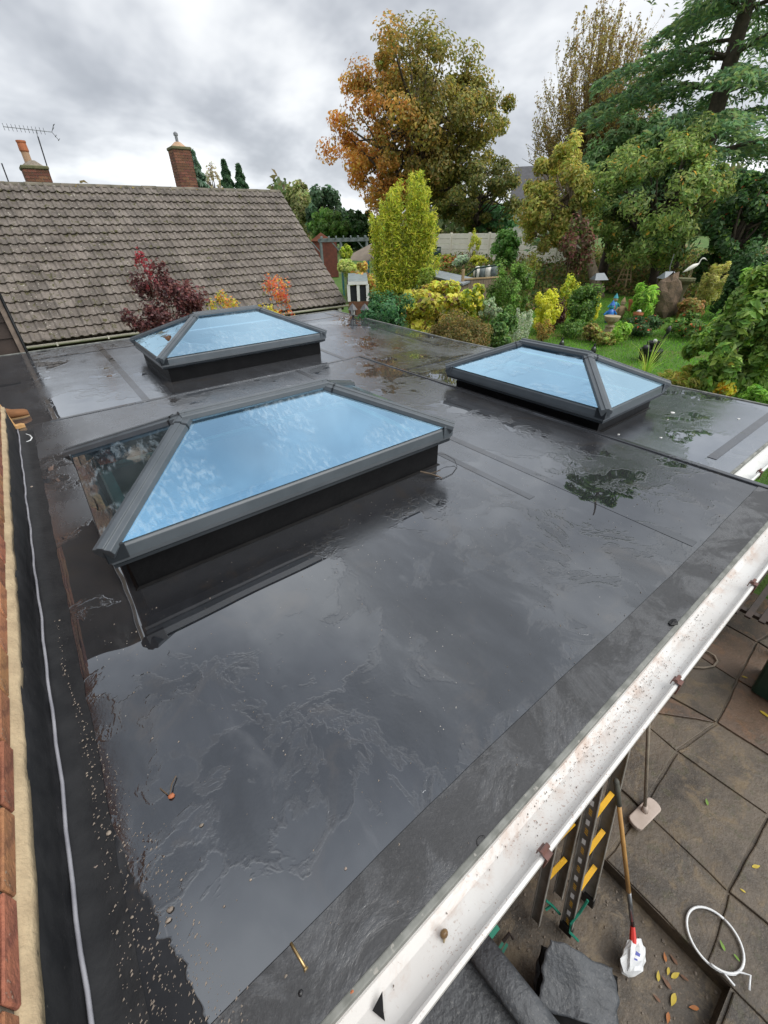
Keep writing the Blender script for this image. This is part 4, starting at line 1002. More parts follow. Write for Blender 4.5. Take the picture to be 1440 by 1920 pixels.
# ================================================================== PATIO
PZ = -2.70
def isect(x, y): return x > 2.12 or y < -.97
m = MB((3,-1.5,PZ)); m.box((-2.5,-6,-2.95), (9.5,.45,-2.86)); m.box((2.13,-6,-2.859), (9.4,.44,-2.722)); m.box((-2.5,-6,-2.858), (2.129,-.98,-2.723))
pat = m.build('patio', 'pit', None, loc=(3,-1.5,PZ)); tag(pat, 'worn patio of uneven stone slabs with a sunken dirty strip beside the wall', None, None, 'structure')
rg = random.Random(31); PO = Vector((3,-1.5,PZ))
def paving():
    gx = [2.125]; 
    while gx[-1] < 9: gx.append(gx[-1]+rg.choice((.6,.75,.9,.75)))
    gy = [.43]
    while gy[-1] > -5.2: gy.append(gy[-1]-rg.choice((.6,.6,.75,.9)))
    J = {}
    for i, x in enumerate(gx):
        for j, y in enumerate(gy):
            J[i,j] = (x+(rg.uniform(-.09,.09) if i else rg.uniform(-.01,.01)), y+(rg.uniform(-.10,.10) if j else 0))
    polys = []
    for i in range(len(gx)-1):
        for j in range(len(gy)-1):
            q = [J[i,j],J[i,j+1],J[i+1,j+1],J[i+1,j]]
            if rg.random() < .1: polys += [[q[0],q[1],q[2]],[q[0],q[2],q[3]]]
            else: polys.append(q)
    for i in range(7):
        x = 2.125-.62*(i+1)
        for j in range(6): polys.append([(x,-.985-.6*j),(x,-1.585-.6*j),(x+.62,-1.585-.6*j),(x+.62,-.985-.6*j)])
    for q in polys:
        c = np.mean(q, 0); ins = [c+(np.array(p)-c)*(1-.007/max(.1,np.linalg.norm(np.array(p)-c))) for p in q]
        z = PZ+rg.uniform(-.008,.004)
        rag = []
        for k in range(len(ins)):
            A_, B_ = np.array(ins[k]), np.array(ins[(k+1)%len(ins)]); nv = np.array([B_[1]-A_[1], A_[0]-B_[0]]); nv /= np.linalg.norm(nv)
            for w_ in (0, .2, .4, .6, .8): rag.append(tuple(A_+(B_-A_)*w_-nv*rg.uniform(0, .011)*(-1 if True else 1)*(-1)))
        O = (c[0],c[1],z); m = MB(O); m.prism(rag, z-.05, z)
        o = m.build('paving_slab', 'paving_red' if rg.random() < .2 else 'paving', pat, bevel=.008, seg=2); o.location = Vector([float(v) for v in O])-PO
        o.rotation_euler = (rg.uniform(-.006,.006), rg.uniform(-.006,.006), 0)
paving()
# ladder
def ladder():
    F1 = atz(1061,1743,PZ-.1); F2 = atz(1102,1689,PZ-.1)
    d1 = np.array([.28,.245,1.0]); d2 = np.array([.30,.245,1.0]); O = F1
    t = empty('ladder', O, 'grey ladder with bright yellow rungs leaning on the wall under the gutter', 'ladder')
    def rail(f, d, z1, pr=False):
        k = z1-f[2]; m = MB(O); e = f+d*k
        m.sweep([(-.014,-.042),(.014,-.042),(.014,-.036),(-.008,-.036),(-.008,.036),(.014,.036),(.014,.042),(-.014,.042)], f, e, up=(0,1,0)); r = m.build('rail', 'ladder_grey', t)
        m = MB(O); m.bar(f-d*.015, f+d*.05, .036, .092, up=(0,1,0)); m.build('foot', 'black_plastic', r)
        if pr:
            a = Vector([float(v) for v in d]).normalized(); u0 = Vector((0,1,0)); sd = a.cross(u0).normalized(); u = sd.cross(a); PS = 1 if sd.x < 0 else -1; m = MB(O); m2 = MB(O)
            s = .08
            while s < k*1.0:
                for q in range(3):
                    c = Vector([float(v) for v in f])+a*(s+q*.018)+sd*.0155*PS
                    m.add([c-u*.014, c+u*.008+a*.012, c+u*.008+a*.020, c-u*.014+a*.008], [(0,1,2,3)])
                c = Vector([float(v) for v in f])+a*(s+.105)+sd*.0155*PS
                m2.add([c-u*.013-a*.022, c+u*.013-a*.022, c+u*.013+a*.022, c-u*.013+a*.022], [(0,1,2,3)])
                s += .17
            m.build('rail_print', 'ladder_yellow', r, kind='stuff'); m2.build('rail_badges', 'white_plastic', r, kind='stuff')
    z1 = -1.12
    rail(F1, d1, z1, True); rail(F2, d2, z1+.1)
    for s in (.30,.62,.94,1.26,1.52):
        m = MB(O); a = F1+d1*s+[.014,0,0]; b = F2+d2*(s+.04)-[.014,0,0]; m.sweep([(-.016,-.014),(.016,-.014),(.018,.012),(-.018,.012)], a, b); m.build('rung', 'ladder_yellow', t, bevel=.003)
    return F1
F1 = ladder()
def ladder2():
    F1 = atz(1003,1729,PZ-.1); F2 = F1+np.array([.27,-.02,0]); d = np.array([.32,.24,1.0]); O = F1
    t = empty('ladder', O, 'second grey ladder section with yellow rungs standing behind the first', 'ladder')
    for f in (F1, F2):
        m = MB(O); m.sweep([(-.014,-.036),(.014,-.036),(.014,-.03),(-.008,-.03),(-.008,.03),(.014,.03),(.014,.036),(-.014,.036)], f, f+d*1.45, up=(0,1,0)); m.build('rail', 'ladder_grey', t)
    for s in (.36,.68,1.0,1.3):
        m = MB(O); m.sweep([(-.016,-.014),(.016,-.014),(.018,.012),(-.018,.012)], F1+d*s+[.014,0,0], F2+d*s-[.014,0,0]); m.build('rung', 'ladder_yellow', t, bevel=.003)
ladder2()
# green straps at the ladder feet
p = atz(1060,1730,-2.74); m = MB(p)
for q in (((1023,1688,-2.6),(1036,1698,-2.68),(1050,1714,-2.74)), ((1102,1688,-2.5),(1086,1712,-2.6),(1070,1732,-2.66),(1068,1748,-2.7),(1084,1764,-2.76)), ((1023,1706,-2.72),(1034,1698,-2.7))):
    m.tube([atz(*v) for v in q], .010, 5)
single('green_strap', m, 'strap_green', 'green plastic strap tied round the ladder feet', 'strap', p)
p = atz(915,1745,-2.5); m = MB(p); m.bar(atz(908,1765,-2.5), atz(932,1735,-2.5), .05, .02); single('green_strap', m, 'strap_green', 'flat green strip showing below the gutter beside the black felt roll', 'strap', p)
p = atz(945,1770,-2.78); t = empty('hand_fork', p, 'small hand fork with two green prongs lying on the dirt beside the felt roll', 'tool')
for a, b in (((932,1785),(943,1768)), ((940,1790),(951,1770))):
    m = MB(p); m.bar(atz(*a,-2.78), atz(*b,-2.78), .018, .012); m.build('prong', 'strap_green', t)
m = MB(p); m.tube([atz(943,1766,-2.78), atz(955,1750,-2.76), atz(962,1760,-2.78)], .012, 6); m.build('handle', 'timber_dark', t)
# broom
hd = atz(1208,1528,-2.66); t = empty('broom', hd, 'broom with pale block head and grey handle standing on the slabs', 'broom')
a, b = atz(1190,1545,-2.66), atz(1224,1511,-2.66); ax = (b-a)/np.linalg.norm(b-a); sd = np.array([-ax[1],ax[0],0])
m = MB(hd); poly = []
for ang in np.linspace(-math.pi/2, math.pi/2, 7): poly.append(tuple((b+ax*math.cos(ang)*.035+sd*math.sin(ang)*.06)[:2]))
for ang in np.linspace(math.pi/2, 1.5*math.pi, 7): poly.append(tuple((a+ax*math.cos(ang)*.035+sd*math.sin(ang)*.06)[:2]))
m.prism(poly, -2.66, -2.62); m.build('head', 'broom_head', t, bevel=.008, seg=2)
m = MB(hd)
rgb = random.Random(2)
for i in range(120):
    q = a+(b-a)*rgb.random()+sd*rgb.uniform(-.045,.045); m.tube([(q[0],q[1],-2.66),(q[0]+rgb.uniform(-.01,.01),q[1]+rgb.uniform(-.01,.01),-2.699)], .002, 3)
m.build('bristles', 'bristle', t)
m = MB(hd); tp = atz(1217,1335,-1.45); f0 = atz(1209,1520,-2.62); m.tube([f0, tp], .0135, 8); m.build('handle', 'handle_grey', t, smooth=True)
m = MB(hd); m.tube([f0-[0,0,.005], f0+(tp-f0)*.06], [.03,.018], 8); m.build('socket', 'broom_head', t, smooth=True)
# mop with a bagged head
b0 = atz(1186,1735,-2.66); tp = atz(1155,1461,-1.42); dv = (tp-b0)/np.linalg.norm(tp-b0)
t = empty('mop', b0, 'wooden handled mop with red collar and a white plastic bag over its head', 'mop')
L = np.linalg.norm(tp-b0)
m = MB(b0); m.tube([b0+dv*.06, b0+dv*L*.25], .0165, 8); m.build('sleeve', 'metal_grey', t, smooth=True)
m = MB(b0); m.tube([b0+dv*L*.25, b0+dv*L*.84], .0155, 8); m.build('handle', 'handle_wood', t, smooth=True)
m = MB(b0); m.tube([b0+dv*L*.84, b0+dv*L*.985, b0+dv*L], [.019,.020,.012], 8); m.build('grip_tape', 'tape_grey', t, smooth=True)
m = MB(b0); m.tube([b0-dv*.005, b0+dv*.06], [.014,.014], 8); m.build('ferrule', 'black_plastic', t)
be = atz(1185,1832,-2.775); c1_ = b0-dv*.01; c2_ = atz(1187,1768,-2.70)
m = MB(b0); m.tube([c1_, (c1_+c2_)/2, c2_], [.016,.022,.026], 8); m.build('collar', 'red', t)
def bag():
    m = MB(b0); n = 16; k = 9; vs = []; rr = random.Random(6)
    q0 = atz(1188,1762,-2.71); q1 = be
    for i in range(k):
        u = i/(k-1); c = q0+(q1-q0)*u; w_ = .03+.058*math.sin(math.pi*min(1, u*.75+.12))**1.0; 
        if i == k-1: w_ *= .35
        for j in range(n):
            a = 2*math.pi*j/n; s = 1+.16*math.sin(j*2.7+i*.3)*(.6+.4*u)+rr.uniform(-.14,.14)
            vs.append((c[0]+w_*s*math.cos(a)*.8, c[1]+w_*s*math.cos(a)*-.55, max(-2.795, c[2]+w_*s*.6*math.sin(a))))
    m.add(vs, [(i*n+j, i*n+(j+1)%n, (i+1)*n+(j+1)%n, (i+1)*n+j) for i in range(k-1) for j in range(n)]+[tuple((k-1)*n+j for j in range(n))])
    bg_ = m.build('bag', 'white_plastic', t)
    m = MB(b0); c = atz(1196,1788,-2.625)
    m.add([c+[-.02,.01,0], c+[-.008,-.016,.0], c+[.012,-.012,.0], c+[.004,.014,.0]], [(0,1,2,3)]); m.add([c+[-.05,.0,0], c+[-.038,-.016,.0], c+[-.03,-.012,.0], c+[-.04,.006,.0]], [(0,1,2,3)]); m.build('print', 'bag_print', bg_)
bag()
# white hoop
p = np.array([2.29,-.815,PZ+.012]); m = MB(p); m.tube([p+np.array([math.cos(a)*.172, math.sin(a)*.172, .0]) for a in np.linspace(0, 2*math.pi, 40)], .0085, 7)
m.tube([p+np.array([math.cos(a)*.172, math.sin(a)*.172, .018]) for a in np.linspace(3.3, 4.35, 10)]+[p+np.array([-.02,-.215,.02]), p+np.array([-.10,-.235,.01])], .008, 6)
m.tube([p+np.array([math.cos(a)*.176, math.sin(a)*.176, .010]) for a in np.linspace(4.2, 3.75, 6)]+[p+np.array([-.15,-.17,.004])], .007, 6)
single('hoop', m, 'white_plastic', 'white plastic hoop with a loose tail lying on the patio slabs', 'hoop', p, None, True)
# felt offcut draped over something low
def draped():
    A, B, C, D_ = atz(1030,1758,-2.36), atz(1155,1814,-2.44), atz(1166,1950,-2.50), atz(1008,1880,-2.42)
    O = (A+B+C+D_)/4; O[2] = -2.8; t = empty('felt_offcut', O, 'slate grey felt offcut folded over itself on the dirt below the ladder', 'felt')
    def sheet(A, B, C, D_, name, amp, material, ph):
        n = 26; vs = []; rr = random.Random(ph)
        for i in range(n):
            for j in range(n):
                u, v = i/(n-1), j/(n-1)
                e0 = .02*math.sin(v*9+ph)+.012*math.sin(v*23); e1 = .02*math.sin(u*8+ph*2)+.01*math.sin(u*21)
                uu, vv_ = u+e0*(1-2*u), v+e1*(1-2*v)
                p = (A*(1-uu)+B*uu)*(1-vv_)+(D_*(1-uu)+C*uu)*vv_
                crease = -abs(uu-.42-.12*vv_)*.10
                p = p+np.array([0, 0, crease+amp*math.sin(uu*5.1+vv_*2+ph)+amp*.6*math.sin(vv_*7.3-uu*3+ph)+rr.uniform(-.0012,.0012)]); vs.append(p)
        m = MB(O); m.add(vs, [(i*n+j, (i+1)*n+j, (i+1)*n+j+1, i*n+j+1) for i in range(n-1) for j in range(n-1)])
        o = m.build(name, material, t, smooth=True); so = o.modifiers.new('solid', 'SOLIDIFY'); so.thickness = .009
    sheet(A, B, C, D_, 'top_sheet', .014, 'felt_wet_new', 1.3)
    dn = np.array([0,0,-.12]); sheet(A+dn+(A-B)*.02, B+dn+(B-A)*.10, C+dn*1.6+(C-D_)*.10, D_+dn+(D_-A)*.25, 'lower_sheet', .02, 'kerb_felt', 4.1)
    dn = np.array([0,0,-.27]); sheet(A+dn, B+dn, C+dn+(C-B)*.2, D_+dn+(D_-A)*.2, 'bottom_sheet', .015, 'felt_wet_new', 2.2)
draped()
# rolled felt edge and felt covered box
a, b = atz(893,1768,-2.35), atz(1030,1945,-2.35); O = (a+b)/2; O[2] = -2.8
t = empty('felt_box', O, 'low felt covered box with a rolled black edge below the gutter', 'box')
ax = (b-a)/np.linalg.norm(b-a)
m = MB(O); sdv = np.array([ax[1],-ax[0],0])
prof = [(.075*math.cos(q)*1.25, .035*math.sin(q)) for q in np.linspace(0, 2*math.pi, 14)[:-1]]
m.sweep(prof, a-ax*.25, b+ax*.3); m.build('rolled_edge', 'felt_wet_new', t, smooth=True)
left = np.array([-ax[1], ax[0], 0]); left = left if left[0] < 0 else -left
m = MB(O); q = [a-ax*.4, b+ax*.4, b+ax*.4+left*.75, a-ax*.4+left*.75]
m.add([(v[0],v[1],z) for z in (-2.8,-2.44) for v in q], [(3,2,1,0),(4,5,6,7),(0,1,5,4),(1,2,6,5),(2,3,7,6),(3,0,4,7)]); m.build('felt_top', 'felt_wet_new', t)
p = atz(1022,1905,-2.6); m = MB(p); q = [atz(1010,1868,-2.55), atz(1052,1925,-2.55), atz(1040,1950,-2.55), atz(1000,1885,-2.55)]
m.add([(v[0],v[1],z) for z in (-2.8,-2.55) for v in q], [(3,2,1,0),(4,5,6,7),(0,1,5,4),(1,2,6,5),(2,3,7,6),(3,0,4,7)]); single('carton', m, 'cardboard_yellow', 'yellow carton wedged between the felt box and the draped offcut', 'carton', p)
# green bin
def bin_():
    O = (5.0,-.52,PZ); t = empty('bin', O, 'dark green plastic bin with rounded lid standing on the patio', 'bin')
    m = MB(O); m.add([(4.78,-.74,PZ+.004),(5.22,-.74,PZ+.004),(5.22,-.30,PZ+.004),(4.78,-.30,PZ+.004),(4.70,-.80,-1.98),(5.28,-.80,-1.98),(5.28,-.24,-1.98),(4.70,-.24,-1.98)], [(3,2,1,0),(0,1,5,4),(1,2,6,5),(2,3,7,6),(3,0,4,7)]); m.build('tub', 'bin_green', t, bevel=.03, seg=2)
    m = MB(O); m.add([(4.67,-.83,-1.975),(5.31,-.83,-1.975),(5.31,-.21,-1.975),(4.67,-.21,-1.975),(4.74,-.76,-1.88),(5.24,-.76,-1.88),(5.24,-.28,-1.88),(4.74,-.28,-1.88)], [(3,2,1,0),(4,5,6,7),(0,1,5,4),(1,2,6,5),(2,3,7,6),(3,0,4,7)]); l = m.build('lid', 'bin_green', t, bevel=.03, seg=3)
    m = MB(O); m.tube([(4.80,-.85,-1.94),(4.90,-.88,-1.93),(5.10,-.88,-1.93),(5.20,-.85,-1.94)], .012, 6); m.build('handle', 'black_plastic', l)
bin_()
# slatted bench
def bench():
    e1, e2 = atz(1402,1156,-2.26), atz(1420,1178,-2.26); dy = e1[1]-e2[1]; O = (float(e1[0])+.7, float(e1[1])-.1, PZ)
    t = empty('slatted_bench', O, 'dark brown slatted wooden bench standing on the patio beyond the green bin', 'bench')
    m0 = None
    for k in range(-2, 4):
        y = float(e1[1])-k*float(dy)
        m = MB(O); m.box((float(e1[0])+.03*k, y-.032, -2.285), (float(e1[0])+1.5, y+.032, -2.26)); m.build('slat', 'timber_dark', t, bevel=.004)
    for x in (.16, 1.3):
        m = MB(O); m.box((float(e1[0])+x-.035, float(e1[1])-3.3*float(dy), -2.33), (float(e1[0])+x+.035, float(e1[1])+2.3*float(dy), -2.287)); m.build('rail', 'timber_dark', t)
        for y in (float(e1[1])-3.1*float(dy), float(e1[1])+2.0*float(dy)):
            m = MB(O); m.box((float(e1[0])+x-.03, y-.03, PZ), (float(e1[0])+x+.03, y+.03, -2.331)); m.build('leg', 'timber_dark', t)
bench()
p = atz(1325,1228,PZ+.01); m = MB(p); m.tube([atz(x,y,PZ+.015) for x,y in ((1290,1222),(1326,1221),(1340,1230),(1345,1240),(1338,1249),(1320,1252),(1299,1251))], .012, 6); single('hose', m, 'handle_grey', 'curved end of a grey hose lying on the patio slabs', 'hose', p, None, True)
rg = random.Random(55)
for px, py, mt_, s in ((1325,1504,'leaf_green',.03),(1417,1625,'leaf_yellow',.035),(1354,1773,'leaf_green',.03),(1381,1796,'leaf_green',.022),(1396,1270,'leaf_yellow',.03),(1434,1340,'leaf_yellow',.05),(1392,1670,'leaf_yellow',.02)):
    leaf_thing(px, py, PZ+.002, s, mt_, 'small fallen leaf lying on the patio slabs', rg.uniform(0,6), 'leaves fallen on the patio slabs')
for i in range(16):
    px, py = rg.uniform(1225,1330), rg.uniform(1770,1915)
    q = atz(px, py, -2.85)
    if q[0] > 2.05 or q[1] < -.93: continue
    leaf_thing(px, py, -2.852, rg.uniform(.02,.045), rg.choice(('leaf_orange','leaf_brown','leaf_brown','leaf_yellow')), 'fallen autumn leaf in the sunken dirt strip', rg.uniform(0,6), 'leaves in the sunken dirt strip')
m = MB((1.7,-.4,-2.86))
for i in range(420):
    x, y = rg.uniform(-.5,2.1), rg.uniform(-.96,.42); s = rg.uniform(.003,.013)
    m.blob((x,y,-2.858+s*.3), (s,s*.8,s*.6), i, .25, 5, 3)
o = m.build('rubble', 'pebble', None, loc=(1.7,-.4,-2.86)); tag(o, 'small stones and crumbs in the sunken dirt strip', None, None, 'stuff')

# ================================================================== GARDEN
OLIVE = [(.075,.085,.022),(.11,.105,.03),(.055,.07,.02),(.14,.12,.035)]
GREEN = [(.05,.10,.025),(.075,.13,.03),(.035,.075,.02),(.10,.16,.04)]
DKGREEN = [(.022,.05,.02),(.03,.065,.025),(.04,.08,.03)]
def dist(p): return math.hypot(p[0], p[1])
def bpx(name, x0, y0, x1, y1, D, pal, n, leaf, label, **k):
    if D is None: D = dist(ghit((x0+x1)/2, y1))
    m_, a, b = span(x0, y0, x1, y1, D)
    return bush(name, m_, (a, a*.85, b), pal, n, leaf, label, **k)
# hard against the roof edge
bpx('shrub', 672, 553, 768, 630, 10.2, [(.02,.06,.03),(.03,.085,.04),(.05,.12,.05)], 5000, .075, 'glossy dark green shrub beside the two lanterns at the roof edge', seed=1, clumps=40)
bpx('hydrangea', 738, 532, 905, 640, 11.6, [(.30,.27,.05),(.22,.24,.05),(.36,.30,.06),(.12,.07,.035),(.13,.17,.04)], 6500, .125, 'rounded hydrangea with yellowing leaves and brown patches', seed=2, clumps=60, w=[3,2,3,1.4,1], aspect=.75, clump_r=.24)
bpx('shrub', 862, 530, 912, 605, 10.9, [(.5,.40,.04),(.2,.22,.04),(.12,.17,.04)], 1500, .10, 'leafy green shrub with bright yellow tips next to the hydrangea', seed=3, aspect=.7)
bpx('shrub', 796, 586, 928, 675, 8.8, [(.10,.085,.03),(.13,.10,.04),(.065,.07,.025),(.16,.10,.045)], 9000, .055, 'low bronze green bushy shrub hugging the garden edge of the roof', seed=4, clumps=60, aspect=.35)
bpx('shrub', 915, 580, 972, 668, 9.6, [(.07,.13,.04),(.11,.17,.06),(.05,.10,.035)], 3600, .07, 'leafy mid green shrub between the bronze shrub and the silver shrub', seed=5, clumps=34)
bpx('shrub', 900, 560, 940, 598, 10.8, [(.24,.28,.22),(.17,.21,.16)], 1400, .06, 'small grey leaved shrub behind the leafy mid green shrub', seed=6)
bpx('shrub', 955, 570, 997, 655, None, [(.30,.34,.30),(.20,.25,.2),(.38,.42,.36)], 2600, .06, 'silvery grey shrub beside the lawn', seed=7, aspect=.3)
bpx('shrub', 908, 488, 1004, 612, None, [(.075,.13,.03),(.11,.18,.045),(.05,.09,.02)], 9000, .07, 'large rounded bright green shrub behind the silver shrub', seed=8, clumps=70, clump_r=.22)
bpx('shrub', 994, 541, 1050, 626, None, [(.55,.44,.04),(.42,.40,.05),(.62,.50,.06),(.25,.27,.04)], 4200, .075, 'bright yellow ball shaped shrub standing by the lawn', seed=9, clumps=40)
bpx('shrub', 1020, 560, 1062, 622, None, [(.045,.018,.022),(.07,.03,.03)], 1800, .07, 'dark purple leaved shrub beside the yellow ball shrub', seed=10)
bpx('shrub', 1046, 515, 1084, 606, None, [(.5,.45,.05),(.2,.26,.04),(.35,.36,.05)], 2600, .075, 'upright yellow variegated shrub among green leaves', seed=11)
bpx('shrub', 1062, 525, 1128, 615, None, GREEN, 3800, .085, 'bushy green shrub next to the upright yellow variegated shrub', seed=12, clumps=40)
bpx('shrub', 1100, 555, 1128, 606, None, [(.52,.45,.05),(.4,.38,.05)], 1300, .06, 'small yellow shrub beside the stone pedestal', seed=13)
bpx('shrub', 1000, 600, 1040, 640, None, [(.20,.12,.05),(.12,.13,.04),(.28,.17,.06)], 900, .08, 'dry reddish stems below the yellow ball shrub', seed=14, aspect=.2)
bpx('shrub', 1040, 600, 1110, 632, None, GREEN, 1800, .07, 'low green border plants in front of the purple shrub', seed=15, cat='plant')
# plants round the pedestal
bpx('plant', 1088, 606, 1128, 640, None, [(.17,.12,.06),(.22,.25,.07),(.1,.09,.04)], 900, .10, 'bronze leafed clump at the foot of the stone pedestal', seed=16, cat='plant', aspect=.75)
bpx('plant', 1145, 605, 1182, 643, None, [(.16,.26,.05),(.22,.33,.07)], 800, .11, 'big leaved light green plant at the foot of the stone pedestal', seed=17, cat='plant', aspect=.75)
bpx('plant', 1108, 622, 1158, 646, None, [(.12,.16,.04),(.2,.16,.06)], 800, .08, 'low mixed leaves spreading before the stone pedestal', seed=18, cat='plant')
# bed behind the lawn
bpx('fern', 1178, 528, 1246, 600, None, [(.15,.26,.05),(.2,.32,.06),(.1,.18,.035)], 1700, .20, 'light green fern with arching fronds behind the terracotta pots', seed=19, cat='fern', aspect=.22, clumps=18)
bpx('plant', 1160, 592, 1250, 630, None, DKGREEN+[(.3,.05,.03)], 3000, .08, 'dark green bedding with red flowers behind the lawn', seed=20, cat='plant', w=[3,3,3,.6])
bpx('plant', 1240, 585, 1330, 632, None, GREEN+[(.34,.09,.03)], 3000, .08, 'green bedding with rusty flower heads below the rockery', seed=21, cat='plant', w=[3,3,3,3,1])
bpx('plant', 1262, 555, 1330, 600, None, [(.20,.15,.06),(.12,.13,.04),(.25,.13,.07)], 2200, .10, 'brownish rockery plants below the heron statue', seed=22, cat='plant')
bpx('ornamental_grass', 1302, 490, 1368, 580, None, [(.32,.30,.12),(.24,.25,.08),(.4,.36,.18)], 3200, .16, 'pale golden feathery grass clump beside the heron statue', seed=23, cat='grass clump', aspect=.12, droop=-.4)
bpx('shrub', 1345, 455, 1440, 600, None, DKGREEN, 5200, .12, 'dark shady evergreen shrub behind the golden grass clump', seed=24, clumps=50)
bpx('shrub', 1408, 512, 1460, 565, 15.0, [(.28,.17,.05),(.2,.16,.05)], 1200, .09, 'orange brown shrub above the large leafy bush', seed=25)
# big leafy bush on the garden side
bpx('bush', 1262, 528, 1490, 815, 9.6, [(.09,.15,.035),(.13,.20,.05),(.055,.10,.025),(.17,.24,.06),(.3,.25,.04)], 9500, .13, 'large leafy green bush overhanging the lawn near the roof corner', seed=26, clumps=90, clump_r=.2, aspect=.5, w=[3,3,3,2,.25])
bpx('bush', 1340, 490, 1490, 650, 11.2, [(.11,.18,.045),(.15,.23,.06),(.07,.12,.03)], 5000, .13, 'taller leafy shoots rising above the large leafy bush', seed=27, clumps=60, clump_r=.2, aspect=.5)
bpx('plant', 1215, 690, 1330, 745, 9.3, [(.26,.25,.06),(.18,.22,.05),(.32,.28,.1)], 2200, .15, 'yellowish strappy plants against the garden edge of the roof', seed=28, cat='plant', aspect=.14, droop=-.5)
bpx('plant', 1340, 712, 1378, 752, 9.0, [(.62,.26,.03),(.5,.2,.03),(.6,.36,.05)], 320, .13, 'small plant with bright orange autumn leaves at the roof edge', seed=29, cat='plant', aspect=.5, clumps=14)
bpx('plant', 1300, 705, 1352, 745, 9.4, GREEN, 900, .12, 'green leafy plant beside the orange leaved plant', seed=30, cat='plant')
bpx('plant', 1372, 725, 1450, 775, 8.6, [(.10,.2,.03),(.15,.26,.05)], 1500, .10, 'fresh green low plants at the roof corner', seed=31, cat='plant', aspect=.25)
def straps(name, px, py, D, n, hgt, pal, label, seed):
    rng = np.random.default_rng(seed); p = atd(px, py, D); p[2] = gz(p[0],p[1]); t = empty(name, p, label, 'plant'); m = MB(); 
    vs = []; fs = []
    for i in range(n):
        a = rng.uniform(0, 6.28); l = rng.uniform(.1,.55)*hgt; h = hgt*rng.uniform(.6,1.05); w_ = .016*rng.uniform(.7,1.3); b = len(vs)
        sx, sy = -math.sin(a)*w_, math.cos(a)*w_
        for k in range(6):
            u = k/5; x, y, z = math.cos(a)*l*u*u, math.sin(a)*l*u*u, h*(u-.35*u*u*u*(l/hgt)); f = 1-u*.9
            vs += [(x-sx*f,y-sy*f,z),(x+sx*f,y+sy*f,z)]
        fs += [(b+2*k,b+2*k+1,b+2*k+3,b+2*k+2) for k in range(5)]
    me = bpy.data.meshes.new('blades'); me.from_pydata(vs, [], fs); at = me.attributes.new('tint','FLOAT_COLOR','POINT')
    c = np.ones((len(vs),4),np.float32); c[:,:3] = np.repeat(tints(rng, n, pal), 12, axis=0); at.data.foreach_set('color', c.ravel()); put('blades', me, 'leaf', t)
straps('iris', 1213, 690, 11.0, 34, 1.15, [(.28,.36,.08),(.2,.3,.06)], 'tall pale green sword shaped leaves rising in front of the black water pump', 5)
straps('spiky_plant', 997, 500, 24, 26, 1.5, [(.16,.2,.08),(.2,.23,.1)], 'spiky grey green plant in a white pot before the cream wall', 6)
# bamboo
def bamboo():
    rng = np.random.default_rng(12); D = 21.0; c0 = atd(748, 560, D); c0[2] = gz(c0[0],c0[1]); t = empty('bamboo', c0, 'tall yellow green bamboo clump beside the neighbouring roof', 'bamboo')
    m = MB(); P = []; 
    for i in range(95):
        tx = rng.uniform(-1,1); top = np.interp(tx, [-1,-.6,-.1,.3,.65,1], [392,370,338,312,338,410]) + 85*rng.random()**1.6
        px = 752+tx*58+ (14 if tx > 0 else 0)
        e = atd(px, top, D+rng.uniform(-.7,.7)); e = e-c0; b = np.array([e[0]*.6+rng.normal()*.1, e[1]*.6+rng.normal()*.1, 0]); md = (b+e)/2+rng.normal(size=3)*.08
        bend = e+np.array([rng.normal()*.18, rng.normal()*.18, -.06])
        m.tube([b, md, e, bend], [.014,.012,.006,.002], 5)
        k = 230
        u = rng.uniform(.05,1,k)**.85; q = np.where(u[:,None] < .5, b+(md-b)*u[:,None]*2, md+(e-md)*(u[:,None]*2-1)); P.append(q+rng.normal(size=(k,3))*[.19,.19,.12]*(1.12-.85*u)[:,None])
    m.build('cane', 'cane', t); P = np.concatenate(P); n = len(P)
    quad_leaves('foliage', P, rng.normal(size=(n,3))+[0,0,.3], .17*(.6+.8*rng.random(n)), tints(rng, n, [(.34,.34,.05),(.27,.30,.045),(.40,.38,.07),(.16,.20,.035)], None, .25), .2, t, rng=rng, droop=.35)
bamboo()
# between the houses
def bpy_(name, x0, y0, x1, y1, Y, pal, n, leaf, label, **k):
    a = aty(x0,(y0+y1)/2,Y); b = aty(x1,(y0+y1)/2,Y); u = aty((x0+x1)/2,y0,Y); d = aty((x0+x1)/2,y1,Y)
    return bush(name, (a+b)/2, (abs(b[0]-a[0])/2, .55, abs(u[2]-d[2])/2), pal, n, leaf, label, base=-2.86, **k)
bpy_('smoke_bush', 235, 508, 395, 690, 11.2, [(.075,.032,.04),(.10,.042,.05),(.055,.025,.03),(.12,.045,.05)], 8500, .072, 'purple leaved smoke bush in front of the neighbouring tiled roof', seed=41, clumps=70, clump_r=.22, aspect=.75, stems=14)
bpy_('shrub', 252, 452, 292, 560, 11.3, [(.20,.03,.045),(.11,.035,.045)], 300, .065, 'thin crimson tipped shoots standing above the purple smoke bush', seed=42, clumps=14, aspect=.7, clump_r=.25)
bpy_('shrub', 496, 515, 545, 600, 11.4, [(.62,.10,.05),(.7,.2,.05),(.5,.07,.05)], 900, .06, 'small flame red shrub before the lower edge of the tiled roof', seed=43, clumps=22, aspect=.6)
bpy_('shrub', 478, 560, 530, 640, 11.2, [(.45,.30,.04),(.3,.27,.04)], 700, .06, 'yellow orange leaves below the flame red shrub', seed=44, clumps=18)
bpy_('shrub', 388, 548, 460, 640, 11.3, [(.35,.26,.05),(.22,.26,.05),(.45,.14,.05)], 1300, .06, 'orange and green shrub between the smoke bush and the roof lantern', seed=45, clumps=26)

